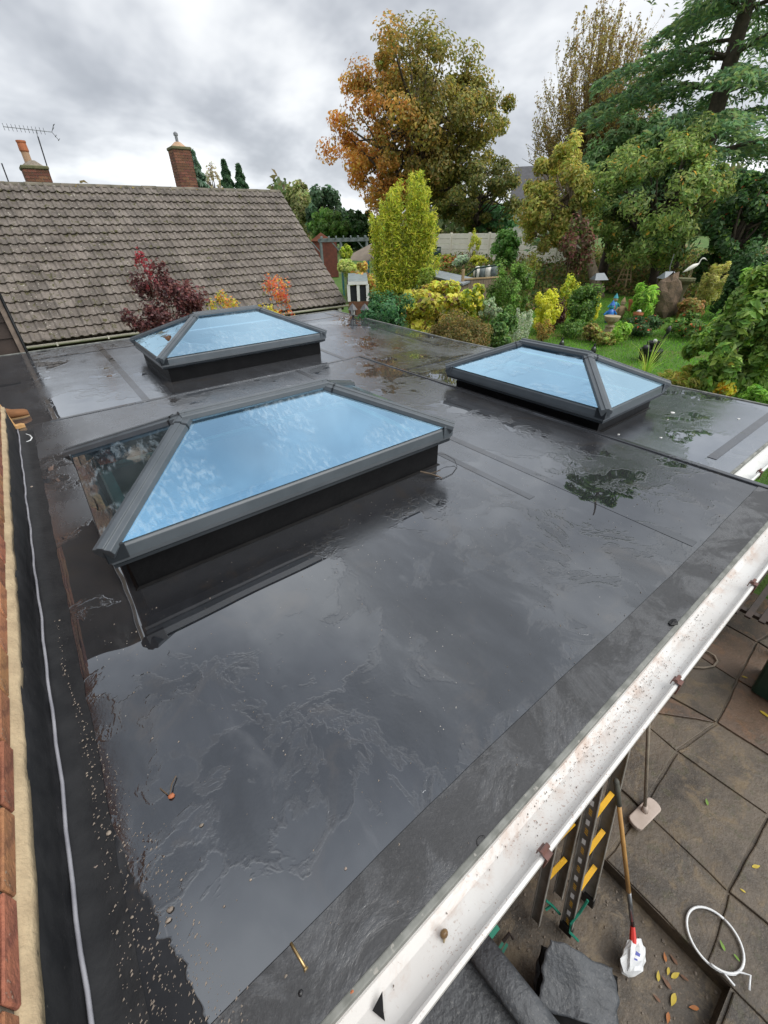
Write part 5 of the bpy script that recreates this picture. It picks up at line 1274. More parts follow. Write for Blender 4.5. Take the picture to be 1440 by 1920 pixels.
# lawn blades and border filler
def lawn():
    rng = np.random.default_rng(77); pts = []
    cx_, cy_ = ghit(1190, 660)[:2]
    n = 110000; x = rng.uniform(7.2, 21, n); y = rng.uniform(-.5, 12, n); z = np.array([gz(a,b) for a,b in zip(x,y)])
    P = np.stack([x,y,z+.012],1); Nn = rng.normal(size=(n,3))*[1,1,.25]
    big = np.sin(x*1.3+np.cos(y*1.7)*2)*.5+np.sin(y*.9+x*.6)*.5
    t = tints(rng, n, [(.07,.17,.02),(.10,.22,.03),(.13,.25,.035)], None, .25); dry = (big > .55)[:,None]; t = np.where(dry, t*.5+np.array([.10,.09,.025]), t)
    o = quad_leaves('grass', P, Nn, .055*(.6+.8*rng.random(n)), t, .14, None, rng=rng, axis=np.tile([0,0,1.6],(n,1)).astype(float)); tag(o, 'short bright green lawn grass beyond the roof edge', None, None, 'stuff')
lawn()
def cover():
    rng = np.random.default_rng(78); n = 60000
    D = rng.uniform(16, 44, n); az = np.radians(rng.uniform(38, 78, n)); x = D*np.sin(az); y = D*np.cos(az)
    keep = ~((x < 21) & (y < 10.5)); x, y, D = x[keep], y[keep], D[keep]; n = len(x)
    lump = np.abs(np.sin(x*.9+np.sin(y*.7)*1.5)*np.cos(y*.8+x*.3))
    z = np.array([gz(a,b) for a,b in zip(x,y)])+rng.random(n)*(.12+.65*lump)
    t = tints(rng, n, [(.06,.09,.025),(.10,.12,.03),(.035,.06,.02),(.14,.12,.05),(.12,.07,.04)], None, .3)
    o = quad_leaves('undergrowth', np.stack([x,y,z],1), rng.normal(size=(n,3))+[0,0,.5], .17*(.5+rng.random(n)), t, .55, None, rng=rng); tag(o, 'mixed leafy undergrowth filling the garden borders', None, None, 'stuff')
cover()

# ---------------------------------------------------------------- trees
def oak_tint(rng, P, c, r):
    right = np.array([math.cos(YAW), -math.sin(YAW)]); s = ((P[:,:2]-c[:2])@right)/r[0]; n = len(P)
    g = tints(rng, n, [(.115,.11,.03),(.15,.135,.035),(.08,.085,.025),(.19,.145,.04)], None, .25); o = tints(rng, n, [(.36,.15,.04),(.42,.19,.05),(.27,.12,.035)], None, .25)
    low = (P[:,2]-c[2])/r[2]; f = 1/(1+np.exp((s+.42+low*.26+.22*np.sin(P[:,2]*1.7+P[:,0])+rng.normal(size=n)*.2)*7)); return g*(1-f[:,None])+o*f[:,None]
mm_, a_, b_ = span(624, 78, 940, 424, 46); gb = gz(mm_[0],mm_[1])
tree('oak_tree', (mm_[0],mm_[1],gb), mm_, (a_, a_*.9, b_), None, 50000, .26, 'broad spreading tree turning orange on one side, beyond the bamboo', clumps=170, trunk_r=.42, seed=2, clump_r=.155, shell=.42, limbs=110, tintf=oak_tint, aspect=.6)
mm_, a_, b_ = span(820, 300, 980, 440, 44)
tree('tree', (mm_[0],mm_[1],gz(mm_[0],mm_[1])), mm_, (a_, a_, b_), OLIVE+[(.05,.06,.02)], 12000, .24, 'dull olive lower tree under the spreading orange tree, above the cream wall', clumps=60, trunk_r=.2, seed=5, clump_r=.2, limbs=40)
mm_, a_, b_ = span(970, 285, 1120, 478, 23.5)
tree('cherry_tree', ghit(1127,556), mm_, (a_, a_*.9, b_), [(.25,.22,.065),(.20,.20,.06),(.14,.16,.045),(.32,.22,.07)], 15000, .17, 'yellowing tree with a weathered trunk above the bird table with the white roof', clumps=80, trunk_r=.2, seed=6, clump_r=.2, limbs=40, aspect=.42, droop=.3, bark='timber_grey', w=[3,3,3,.8])
mm_, a_, b_ = span(1068, 262, 1395, 505, 25)
tree('apple_tree', ghit(1222,540), mm_, (a_, a_*.8, b_), [(.105,.15,.05),(.15,.195,.065),(.08,.115,.04),(.2,.235,.08),(.42,.2,.05)], 26000, .18, 'wide leafy green tree with a leaning trunk over the garden border', clumps=120, trunk_r=.17, seed=7, clump_r=.18, limbs=50, aspect=.4, droop=.35, w=[3,3,3,2,.22])
mm_, a_, b_ = span(1045, 405, 1110, 520, 20.5)
bush('shrub', mm_, (a_, a_, b_), [(.12,.045,.05),(.085,.06,.035),(.07,.08,.03)], 2600, .13, 'reddish purple shrub beneath the yellowing tree beside the cream wall', seed=50, clumps=36)
mm_, a_, b_ = span(1100, 225, 1250, 420, 27)
tree('tree', (mm_[0],mm_[1],gz(mm_[0],mm_[1])), mm_, (a_, a_, b_), [(.085,.14,.065),(.105,.165,.075),(.06,.105,.05)], 14000, .2, 'blue green leafy tree showing between the fine twigged tree and the cedar', clumps=70, trunk_r=.2, seed=8, clump_r=.2, limbs=30)
def twiggy():
    rng = np.random.default_rng(31); D = 37.0; b = atd(1105, 455, D); b[2] = gz(b[0],b[1]); t = empty('fine_twigged_tree', b, 'tall fine twigged tree with sparse olive leaves beside the cedar', 'tree')
    m = MB(); tw = MB(); P = []; fork = atd(1100, 330, D)-b
    m.tube([(0,0,-.2), fork*.5+np.array([.1,0,0]), fork], [.34,.28,.22], 8); tr = m.build('trunk', 'bark', t, smooth=True)
    for i in range(150):
        px = rng.uniform(978, 1262); top = np.interp(px, [975,1000,1040,1075,1130,1200,1262], [300,205,110,40,5,30,120]); py = top + (rng.random()**1.3)*230
        e = atd(px, py, D+rng.uniform(-2.5,2.5))-b; s = fork+rng.normal(size=3)*[.25,.25,.5]; v = e-s
        md = s+v*.5+np.array([v[0]*.10, v[1]*.10, -.04*abs(v[2])]); tw.tube([s, md, e], [.05,.028,.008], 4)
        for k in range(13):
            u = rng.uniform(.25,.98); q = (s+(md-s)*u*2) if u < .5 else (md+(e-md)*(u*2-1)); d_ = np.array([rng.normal()*.35, rng.normal()*.35, 1.0]); d_ /= np.linalg.norm(d_); l = rng.uniform(.5,1.3); f = q+d_*l
            tw.tube([q, f], [.012,.004], 3, caps=False); uu = rng.uniform(.1,1,20)[:,None]; P.append(q+(f-q)*uu+rng.normal(size=(20,3))*.07)
    tw.build('limb', 'pale_twig', tr); P = np.concatenate(P); n = len(P)
    quad_leaves('crown', P, rng.normal(size=(n,3)), .125*(.5+rng.random(n)), tints(rng, n, [(.20,.15,.05),(.15,.13,.05),(.24,.19,.07),(.13,.08,.04)], None, .3), .5, t, rng=rng)
twiggy()
def cedar():
    rng = np.random.default_rng(41); D = 30.0; b = atd(1262, 470, D); b[2] = gz(b[0],b[1]); t = empty('cedar_tree', b, 'tall dark cedar with layered drooping branches', 'tree')
    Ht = 17.0; m = MB(); m.tube([(0,0,-.2),(.1,0,4),(.0,.1,9),(0,0,Ht)], [.5,.4,.28,.05], 9); tr = m.build('trunk', 'bark', t, smooth=True)
    br = MB(); P = []; A = []; Nn = []
    z = 2.6
    while z < Ht-.6:
        nb_ = rng.integers(5,8); a0 = rng.uniform(0,6.28)
        for k in range(nb_):
            a = a0+6.28*k/nb_+rng.normal()*.25; L = (7.0*(1-z/Ht)**.6+.5)*rng.uniform(.72,1.12); zz = z+rng.uniform(-.35,.35); d = np.array([math.cos(a), math.sin(a), 0]); sd = np.array([-d[1], d[0], 0])
            def at_(u): return np.array([0,0,zz])+d*L*u+np.array([0,0, .10*L*math.sin(u*2.4)-.16*L*u*u])
            br.tube([at_(u) for u in (0,.25,.5,.75,1)], [.11*(1-z/Ht)+.03,.07*(1-z/Ht)+.025,.04,.025,.01], 5)
            n = int(150*L); u = rng.uniform(.14,1.03,n)**.8; side = rng.normal(size=n)*.17*L*(1.1-.65*u)*np.minimum(1, u*3)
            q = np.array([at_(v) for v in u])+sd*side[:,None]; q[:,2] -= np.abs(side)*.25+rng.random(n)**2*.42-.05
            P.append(q); A.append(d*.8+sd*np.sign(side)[:,None]*.7+np.array([0,0,-.55])); Nn.append(rng.normal(size=(n,3))*.5+[0,0,1])
        z += rng.uniform(1.0,1.35)
    br.build('limb', 'bark', tr); P = np.concatenate(P); A = np.concatenate(A); Nn = np.concatenate(Nn); n = len(P)
    quad_leaves('crown', P, Nn, .30*(.5+rng.random(n)), tints(rng, n, [(.10,.165,.10),(.125,.19,.10),(.075,.125,.085),(.16,.21,.10)], None, .25), .22, t, rng=rng, axis=A)
cedar()
mm_, a_, b_ = span(1300, 330, 1480, 520, 24)
tree('tree', (mm_[0],mm_[1],gz(mm_[0],mm_[1])), mm_, (a_, a_*.7, b_), DKGREEN+[(.35,.07,.04),(.09,.14,.03)], 15000, .17, 'dense dark green tree with a few red leaves under the cedar', clumps=70, trunk_r=.2, seed=9, clump_r=.2, limbs=30, w=[4,4,4,.15,1.5])
# far trees
def ftree(x0,y0,x1,y1,D,pal,label,n=6000,leaf=.4,seed=0,**k):
    mm_, a_, b_ = span(x0,y0,x1,y1,D); return tree('tree', (mm_[0],mm_[1],gz(mm_[0],mm_[1])), mm_, (a_,a_,b_), pal, n, leaf, label, clumps=50, trunk_r=.22, seed=seed, clump_r=.24, limbs=24, group='distant trees', **k)
ftree(538,345,592,455,58,[(.17,.18,.09),(.13,.15,.07),(.2,.2,.1)],'pale olive distant tree just past the end of the tiled roof',seed=61)
ftree(578,350,640,450,54,[(.08,.13,.09),(.06,.10,.07)],'blue green distant tree behind the red roofed shed',seed=62)
ftree(585,395,650,465,50,[(.06,.12,.03),(.09,.15,.04)],'low bright green tree over the red roofed shed',seed=63,leaf=.3)
ftree(868,360,912,440,47,[(.14,.22,.03),(.10,.17,.03)],'bright lime green conifer above the cream wall',seed=64,leaf=.25)
ftree(884,385,968,445,45,[(.05,.12,.06),(.07,.15,.07)],'feathery green shrubby tree rising behind the cream wall',seed=65,leaf=.28)
ftree(640,395,700,470,52,DKGREEN,'dark distant tree behind the grey pergola',seed=66)
def conifer(x0,y0,x1,y1,D,pal,label,seed,n=5000,leaf=.3):
    rng = np.random.default_rng(seed); mm_, a_, b_ = span(x0,y0,x1,y1,D); g0 = gz(mm_[0],mm_[1]); top = mm_[2]+b_; t = empty('conifer', (mm_[0],mm_[1],g0), label, 'tree', 'distant conifers')
    Ht = top-g0; u = rng.random(n)**.7; r_ = a_*(1-u)*1.5*(.35+.65*rng.random(n)**.5)+.05; r_ = np.minimum(r_*1.6, a_*1.35); an = rng.uniform(0,6.28,n); lay = .85+.3*np.sin(u*60+an*2)
    P = np.stack([r_*lay*np.cos(an), r_*lay*np.sin(an), Ht*(.12+.88*u)-r_*.15],1)
    quad_leaves('crown', P, np.stack([np.cos(an),np.sin(an),np.full(n,.6)],1)+rng.normal(size=(n,3))*.4, leaf*(.5+rng.random(n)), tints(rng,n,pal), .4, t, rng=rng, droop=.3)
    m = MB(); m.tube([(0,0,-.2),(0,0,Ht*.95)], [.2,.03], 7); m.build('trunk', 'bark', t)
conifer(352,285,392,400,42,[(.09,.14,.12),(.07,.11,.09)],'hazy blue green conifer beside the tall brick chimney',71)
conifer(413,302,443,400,44,[(.03,.065,.04),(.04,.08,.045)],'first of two dark pointed conifers above the tiled ridge, closer to the chimney',72)
conifer(438,310,470,400,44,[(.03,.065,.04),(.04,.08,.045)],'second of two dark pointed conifers above the tiled ridge, past the first',73)
ftree(386,318,424,400,60,[(.26,.22,.17),(.2,.17,.13)],'thin brownish bare looking tree between the conifers above the ridge',n=900,leaf=.25,seed=67)
def treeline():
    rng = np.random.default_rng(88); n = 70000; az = np.radians(rng.uniform(-25, 100, n)); D = rng.uniform(72, 110, n)
    hh = 5.0+2.2*np.sin(az*17)+1.4*np.sin(az*41+1)+.8*np.sin(az*97)
    u = rng.random(n); x, y = D*np.sin(az), D*np.cos(az); z = -.8+hh*u*(1-.1*rng.random(n))
    o = quad_leaves('treeline', np.stack([x,y,z],1), rng.normal(size=(n,3)), .95*(.5+rng.random(n)), tints(rng,n,[(.06,.085,.04),(.08,.10,.05),(.10,.09,.045)],None,.3), .6, None, rng=rng); tag(o, 'far belt of trees closing the horizon', None, None, 'stuff')
treeline()

# ---------------------------------------------------------------- garden walls and buildings
def frame_at(px0, px1, py, D0, D1):
    a, b = atd(px0, py, D0), atd(px1, py, D1); return a, b
def box_dir(O, a, b, w0, w1, z0, z1, name, material, parent, bevel=0):
    """slab standing on the line a-b, from side w0 to w1 across, z0 to z1"""
    a2, b2 = np.array(a[:2]), np.array(b[:2]); d = (b2-a2)/np.linalg.norm(b2-a2); nn = np.array([-d[1], d[0]])
    m = MB(O); m.prism([tuple(a2+nn*w0), tuple(b2+nn*w0), tuple(b2+nn*w1), tuple(a2+nn*w1)], z0, z1); return m.build(name, material, parent, bevel=bevel)
a, b = atd(814, 440, 40), atd(1100, 440, 33); zt = atd(814, 438, 40)[2]; zt2 = atd(1028, 436, 34.7)[2]
O = (a[0], a[1], gz(a[0],a[1])); wl = empty('garden_wall', O, 'cream concrete panel wall across the end of the garden', 'wall')
L = np.linalg.norm((b-a)[:2]); NPAN = 7; pb0 = min(gz(a[0],a[1]), gz(b[0],b[1]))-.1; ztop = (zt+zt2)/2
for i in range(NPAN):
    p, q = a+(b-a)*(i/NPAN), a+(b-a)*((i+1)/NPAN)
    hgt = (ztop-pb0)/6
    for k in range(6): box_dir(O, p, q, -.03-(.006 if k % 2 else 0), .03, pb0+k*hgt+.012, pb0+(k+1)*hgt-.004, 'panel', 'cream_wall', wl, .01)
for i in range(NPAN+1):
    p = a+(b-a)*(i/NPAN); d = (b-a)/L; box_dir(O, p-d*.07, p+d*.07, -.1, .07, pb0, ztop+.06, 'post', 'cream_wall', wl, .015)
def simple_house():
    a = atd(957, 400, 62); O = (a[0],a[1],gz(a[0],a[1])); t = empty('white_house', O, 'far white house with dark windows glimpsed between the trees', 'house')
    b = atd(1040, 400, 62); z1 = atd(957, 385, 62)[2]; box_dir(O, a, b, -6, 0, O[2], z1, 'wall', 'white_render', t)
    for x0, x1 in ((960,976),(981,988)):
        p, q = atd(x0,405,61.8), atd(x1,405,61.8); w = box_dir(O, p, q, -.05, .1, atd(x0,423,62)[2], atd(x0,396,62)[2], 'window', 'glass_dark', t)
        box_dir(O, p-(q-p)*.08, p, -.06, .16, atd(x0,424,62)[2], atd(x0,395,62)[2], 'frame', 'white_clean', w); box_dir(O, q, q+(q-p)*.08, -.06, .16, atd(x0,424,62)[2], atd(x0,395,62)[2], 'frame', 'white_clean', w)
    d = (b-a)/np.linalg.norm(b-a); nn = np.array([-d[1], d[0], 0]); m = MB(O); e = a.copy(); e[2] = z1; f = b.copy(); f[2] = z1; r0 = (e-nn*3)+[0,0,3.2]; r1 = (f-nn*3)+[0,0,3.2]
    m.add([e+nn*.4,f+nn*.4,r1,r0,e-nn*6.4,f-nn*6.4], [(0,1,2,3),(3,2,5,4),(1,5,2),(0,3,4)]); m.build('roof', 'slate', t)
simple_house()
def shed():
    D = 30; a, b = atd(586, 470, D), atd(632, 470, D); z1 = atd(600,452,D)[2]; O = (a[0],a[1],gz(a[0],a[1])); t = empty('shed', O, 'dark red wooden shed with a reddish roof behind the tiled roof', 'shed')
    box_dir(O, a, b, 0, 2.0, O[2], z1, 'wall', 'shed_red', t)
    d = (b-a)/np.linalg.norm(b-a); nn = np.array([-d[1], d[0], 0]); m = MB(O); e, f = a.copy()-d*.1, b.copy()-d*.25; e[2] = f[2] = z1; r = [0,0,.42]; mid = (e+f)/2
    m.add([e-nn*.1, f-nn*.1, mid-nn*.1+r, e+nn*2.1, f+nn*2.1, mid+nn*2.1+r], [(0,1,2),(5,4,3),(0,2,5,3),(2,1,4,5)]); m.build('roof', 'shed_roof_red', t)
shed()
def pergola():
    D = 25; a, b = atd(596, 449, D), atd(692, 451, D); O = (a[0],a[1],gz(a[0],a[1])); t = empty('pergola', O, 'grey painted timber pergola with a long top beam', 'pergola'); z = (a[2]+b[2])/2
    box_dir(O, a, b, -.06, .06, z-.07, z+.07, 'beam', 'pergola_grey', t); box_dir(O, a, b, 1.4, 1.52, z-.07, z+.07, 'beam', 'pergola_grey', t)
    d = (b-a)/np.linalg.norm(b-a); nn = np.array([-d[1], d[0], 0])
    for s in np.linspace(.06,.94,7): p = a+(b-a)*s; m = MB(O); m.bar(p-nn*.2+[0,0,z-p[2]+.12], p+nn*1.7+[0,0,z-p[2]+.12], .05, .09); m.build('rafter', 'pergola_grey', t)
    for s in (.05,.44,.95):
        p = a+(b-a)*s; m = MB(O); m.box((p[0]-.05,p[1]-.05,O[2]-.1),(p[0]+.05,p[1]+.05,z-.071)); m.build('post', 'pergola_grey', t); m = MB(O); m.bar(p+[0,0,z-p[2]-.55], p-d*.45+[0,0,z-p[2]-.08], .05, .05); m.build('brace', 'pergola_grey', t)
pergola()
def gazebo():
    D = 23; c = atd(700, 486, D); O = (c[0],c[1],gz(c[0],c[1])); t = empty('gazebo', O, 'garden gazebo with a brown canvas pyramid roof half hidden by the bamboo', 'gazebo'); w_ = np.linalg.norm((atd(656,485,D)-c)[:2]); zt_ = atd(700,455,D)[2]
    m = MB(O); q = [(c[0]+sx*w_,c[1]+sy*w_,c[2]) for sx,sy in ((-1,-1),(1,-1),(1,1),(-1,1))]; m.add(q+[(c[0],c[1],zt_)], [(0,1,4),(1,2,4),(2,3,4),(3,0,4)]); m.build('canopy', 'canvas_brown', t)
    for v in q: m = MB(O); m.tube([(v[0]*.97+c[0]*.03,v[1]*.97+c[1]*.03,O[2]-.1),(v[0]*.97+c[0]*.03,v[1]*.97+c[1]*.03,v[2]+.03)], .035, 6); m.build('pole', 'teal_paint', t)
gazebo()
def greyshed():
    D0 = 20.0; P = [atd(792,510,22.5), atd(812,508,25), atd(895,525,19.0), atd(870,528,17.4)]; z = float(np.mean([p[2] for p in P])); O = (P[0][0],P[0][1],gz(P[0][0],P[0][1])); t = empty('low_shed', O, 'low garden shed with a flat pale grey roof behind the hydrangea', 'shed')
    q = [atz(*v, z)[:2] for v in ((790,512),(818,506),(893,522),(868,532))]; m = MB(O); m.prism([tuple(v) for v in q][::-1], z-.06, z); m.build('roof', 'felt_grey', t)
    c = np.mean(q,0); m = MB(O); m.prism([tuple(c+(v-c)*.93) for v in q][::-1], O[2]-.2, z-.061); m.build('wall', 'timber_grey', t)
greyshed()
def panel_fence():
    D = 18.5; a, b = atd(868,530,D), atd(945,520,D+1); O = (a[0],a[1],gz(a[0],a[1])-.1); t = empty('fence_panel', O, 'weathered upright board fence panel behind the rounded green shrub', 'fence'); n = 16; zt_ = float(atd(900,524,D)[2])
    for i in range(n): box_dir(O, a+(b-a)*(i/n), a+(b-a)*((i+.93)/n), 0, .02+.008*(i % 2), O[2], zt_-.02, 'board', 'timber_grey', t)
    box_dir(O, a, b, -.03, .05, zt_-.015, zt_+.03, 'cap_rail', 'timber_pale', t)
    p = atd(869,505,D); m = MB(O); m.tube([(p[0],p[1],O[2]),(p[0],p[1],float(p[2]))], .06, 8); m.build('post', 'timber_pale', t)
panel_fence()
def arch():
    D = 21; t0 = atd(872,520,D); O = (t0[0],t0[1],gz(t0[0],t0[1])); t = empty('swing_seat', O, 'dark green metal garden swing seat with pale cushions behind the board fence', 'garden seat')
    m = MB(O); m.tube([atd(872,520,D), atd(893,503,D), atd(940,496,D)], .035, 6); m.tube([atd(882,524,D+.8), atd(903,504,D+.8), atd(944,498,D+.8)], .035, 6)
    for q in ((893,503),(940,497)):
        v = atd(*q,D); m.tube([v, (v[0],v[1],gz(v[0],v[1]))], .03, 6)
    m.build('frame', 'bin_green', t)
    for i, x in enumerate((895,905,916,926)):
        v = atd(x,512-i,D+.3); m = MB(O); m.blob(v, (.2,.16,.26), i, .08, 10, 7); m.build('cushion', 'heron_paint' if i % 2 == 0 else 'pergola_grey', t, smooth=True)
arch()
def butt():
    p = ghit(818,489); t = empty('water_butt', p, 'dark green water butt against the cream wall', 'water butt'); h = float(atd(818,463,math.hypot(p[0],p[1]))[2]-p[2]); m = MB(p); m.lathe([(h*.32,0),(h*.36,h*.1),(h*.37,h*.5),(h*.35,h*.94)], p, 14); m.build('barrel', 'bin_green', t, smooth=True); m = MB(p); m.lathe([(h*.36,h*.942),(h*.36,h),(h*.2,h*1.02)], p, 14); m.build('lid', 'bin_green', t)
butt()
def porch():
    D = 15.8; a, b = atd(652,528,D), atd(690,536,D); O = (a[0],a[1],-2.86); t = empty('conservatory', O, 'white framed conservatory corner beyond the lower end of the tiled roof', 'conservatory')
    z = float(a[2]); box_dir(O, a, b, 0, 1.6, z-.10, z, 'eaves', 'white_clean', t)
    d = (b-a)/np.linalg.norm(b-a); nn = np.array([-d[1], d[0], 0])
    m = MB(O); e, f = a.copy(), b.copy(); e[2] = f[2] = z+.003; m.add([e, f, f+nn*1.6+[0,0,.12], e+nn*1.6+[0,0,.12]], [(0,1,2,3)]); m.build('roof_panel', 'pergola_grey', t)
    for s in (.02,.5,.97): p = a+(b-a)*s; box_dir(O, p-d*.05, p+d*.05, .02, .12, z-.6, z-.101, 'post', 'white_clean', t)
    for s0, s1 in ((.06,.46),(.54,.93)): box_dir(O, a+(b-a)*s0, a+(b-a)*s1, .05, .07, z-.6, z-.12, 'pane', 'glass_dark', t)
    box_dir(O, a+(b-a)*.0, b, .03, .1, -2.86, z-.61, 'base_panel', 'brick_dark', t)
porch()
bpx('shrub', 632, 484, 670, 522, 18.5, [(.30,.33,.14),(.24,.28,.1)], 2200, .10, 'pale lime rounded shrub below the pergola', seed=32)
bpx('shrub', 636, 455, 660, 495, 22, [(.26,.30,.05),(.2,.25,.04)], 1100, .12, 'slim yellow green shrub beside the pergola post', seed=33)
bpx('shrub', 660, 490, 705, 560, 17.5, [(.3,.28,.06),(.22,.2,.06),(.3,.14,.06)], 2600, .10, 'mixed yellow and russet shrub at the foot of the bamboo', seed=34)
bpx('shrub', 820, 480, 862, 512, 30, [(.12,.17,.04),(.3,.1,.05),(.2,.22,.05)], 1500, .14, 'mixed flowering shrub by the green water butt', seed=35)
bpx('shrub', 848, 478, 878, 502, 29, [(.3,.36,.32),(.22,.28,.24)], 1200, .12, 'silvery mound shrub in front of the cream wall', seed=36)
bpx('shrub', 880, 478, 915, 500, 30, [(.36,.34,.05),(.25,.27,.05)], 1100, .13, 'low yellow green shrub in front of the cream wall', seed=37)
bpx('shrub', 875, 435, 902, 490, 31, [(.34,.33,.06),(.25,.27,.06)], 500, .13, 'thin yellowish climber against the cream wall', seed=38, clumps=14)
bpx('shrub', 915, 430, 978, 502, 28, [(.06,.13,.035),(.09,.17,.045)], 3000, .16, 'green climbing shrub covering part of the cream wall', seed=39, clumps=40)
bpx('shrub', 780, 500, 820, 540, 19.5, [(.2,.24,.05),(.14,.18,.04)], 1500, .09, 'loose green shrub between the bamboo and the flat grey shed roof', seed=40)
for (px, py), lb in (((661,600),'tarnished garden lantern on a post nearer the tiled roof'), ((684,604),'tarnished garden lantern on a post nearer the glossy green shrub')):
    D = 9.9; c = atd(px, 573, D); O = (c[0], c[1], -2.86); t = empty('lamp_post', O, lb, 'lamp', 'pair of lantern posts at the roof edge')
    z = float(c[2]); s = .75
    m = MB(O); m.tube([(c[0],c[1],-2.86),(c[0],c[1],z-.22*s)], .022, 8); m.build('post', 'metal_dark', t)
    m = MB(O); m.lathe([(.012,z+.05*s),(.02,z+.03*s),(.05,z+.0*s),(.11*s+.02,z-.09*s),(.125*s+.02,z-.10*s),(.10*s,z-.105*s)][::-1], (c[0],c[1],0), 6); m.build('cap', 'lead', t)
    m = MB(O); m.lathe([(.045,z-.24*s),(.085*s,z-.107*s)], (c[0],c[1],0), 6); m.build('glass', 'lamp_glass', t)
    m = MB(O); 
    for k in range(6): an = k*math.pi/3; m.bar((c[0]+.05*math.cos(an),c[1]+.05*math.sin(an),z-.24*s), (c[0]+.09*s*math.cos(an),c[1]+.09*s*math.sin(an),z-.106*s), .01, .01)
    m.build('cage', 'metal_dark', t); m = MB(O); m.lathe([(.03,z-.26*s),(.055,z-.242*s)], (c[0],c[1],0), 8); m.build('collar', 'metal_dark', t)

# ---------------------------------------------------------------- garden ornaments
def dist(p): return math.hypot(p[0], p[1])
def hgt_px(p, px, py): return float(atd(px, py, dist(p))[2]-p[2])
# black hand pump water feature
p = ghit(1215, 676); D = dist(p); W = np.linalg.norm((atd(1240,670,D)-atd(1194,670,D))[:2])/2; hp_ = hgt_px(p, 1215, 640)
t = empty('water_pump', p, 'black tub water feature with a hand pump handle standing on the lawn', 'water feature')
m = MB(p); m.lathe([(W*.82,0),(W*.98,hp_*.5),(W,hp_*.62),(W*.92,hp_*.64)], p, 14); m.build('tub', 'statue_black', t)
m = MB(p); q = p+[W*.12,0,0]; m.lathe([(W*.46,hp_*.60),(W*.52,hp_*.75),(W*.60,hp_*.92),(W*.60,hp_*1.0),(W*.50,hp_*1.0),(W*.46,hp_*.93)], q, 14); m.build('bowl', 'statue_black', t)
m = MB(p); m.blob((p[0]+W*.2,p[1],p[2]+hp_*1.03), (.05,.05,.05), 3, .1, 8, 6); m.build('white_stone', 'dropping', t, smooth=True)
hv = atd(1254,619,D); m = MB(p); m.tube([p+[W*.45,-W*.45,hp_*.45], p+(hv-p)*.62, hv], .018, 6); m.build('handle', 'statue_black', t); m = MB(p); m.blob(hv, (.07,.05,.10), 6, .05, 10, 7); m.build('handle_knob', 'statue_black', t, smooth=True)
m = MB(p); m.blob((p[0]-W*.75,p[1]+W*.2,p[2]+hp_*.72), (.10,.10,.09), 7, .1, 9, 6); m.build('spout_block', 'statue_black', t, smooth=True)
for (px, py, ty), lb in (((1051,655,631),'black bird figure with pale breast on the lawn, closer to the border shrubs'), ((1110,667,642),'black bird figure with pale breast on the lawn, closer to the water pump')):
    p = ghit(px, py); h = hgt_px(p, px, ty); t = empty('bird_statue', p, lb, 'statue', 'bird figures on the lawn')
    m = MB(p); m.lathe([(h*.10,0),(h*.20,h*.12),(h*.23,h*.35),(h*.17,h*.58),(h*.085,h*.72),(h*.06,h*.78)], p, 12); m.build('body', 'statue_black', t, smooth=True)
    m = MB(p); m.blob((p[0]-h*.02,p[1]-h*.02,p[2]+h*.84), (h*.085,h*.085,h*.09), 2, .03, 10, 7); m.build('head', 'statue_black', t, smooth=True)
    m = MB(p); m.tube([(p[0]-h*.05,p[1]-h*.08,p[2]+h*.86),(p[0]-h*.12,p[1]-h*.16,p[2]+h*1.0)], [h*.03,h*.008], 6); m.build('beak', 'metal_dark', t)
    m = MB(p); m.blob((p[0]-h*.08,p[1]-h*.1,p[2]+h*.55), (h*.09,h*.09,h*.16), 4, .03, 9, 7); m.build('breast', 'metal_grey', t, smooth=True)
# stone pedestal planter
p = ghit(1138, 634); h = hgt_px(p, 1142, 592); t = empty('stone_pedestal', p, 'buff stone pedestal bowl planted with flowers, standing on the lawn edge', 'planter')
m = MB(p); m.box((p[0]-h*.26,p[1]-h*.26,p[2]),(p[0]+h*.26,p[1]+h*.26,p[2]+h*.10)); m.add([(p[0]+sx*r,p[1]+sy*r,p[2]+z) for r,z in ((h*.22,h*.101),(h*.15,h*.48)) for sx,sy in ((-1,-1),(1,-1),(1,1),(-1,1))], [(0,1,5,4),(1,2,6,5),(2,3,7,6),(3,0,4,7),(4,5,6,7)]); m.build('column', 'stone', t)
m = MB(p); m.lathe([(h*.15,h*.481),(h*.22,h*.52),(h*.22,h*.57),(h*.12,h*.60),(h*.14,h*.66),(h*.30,h*.80),(h*.36,h*.95),(h*.36,h*1.0),(h*.30,h*1.0)], p, 14); m.build('bowl', 'stone', t)
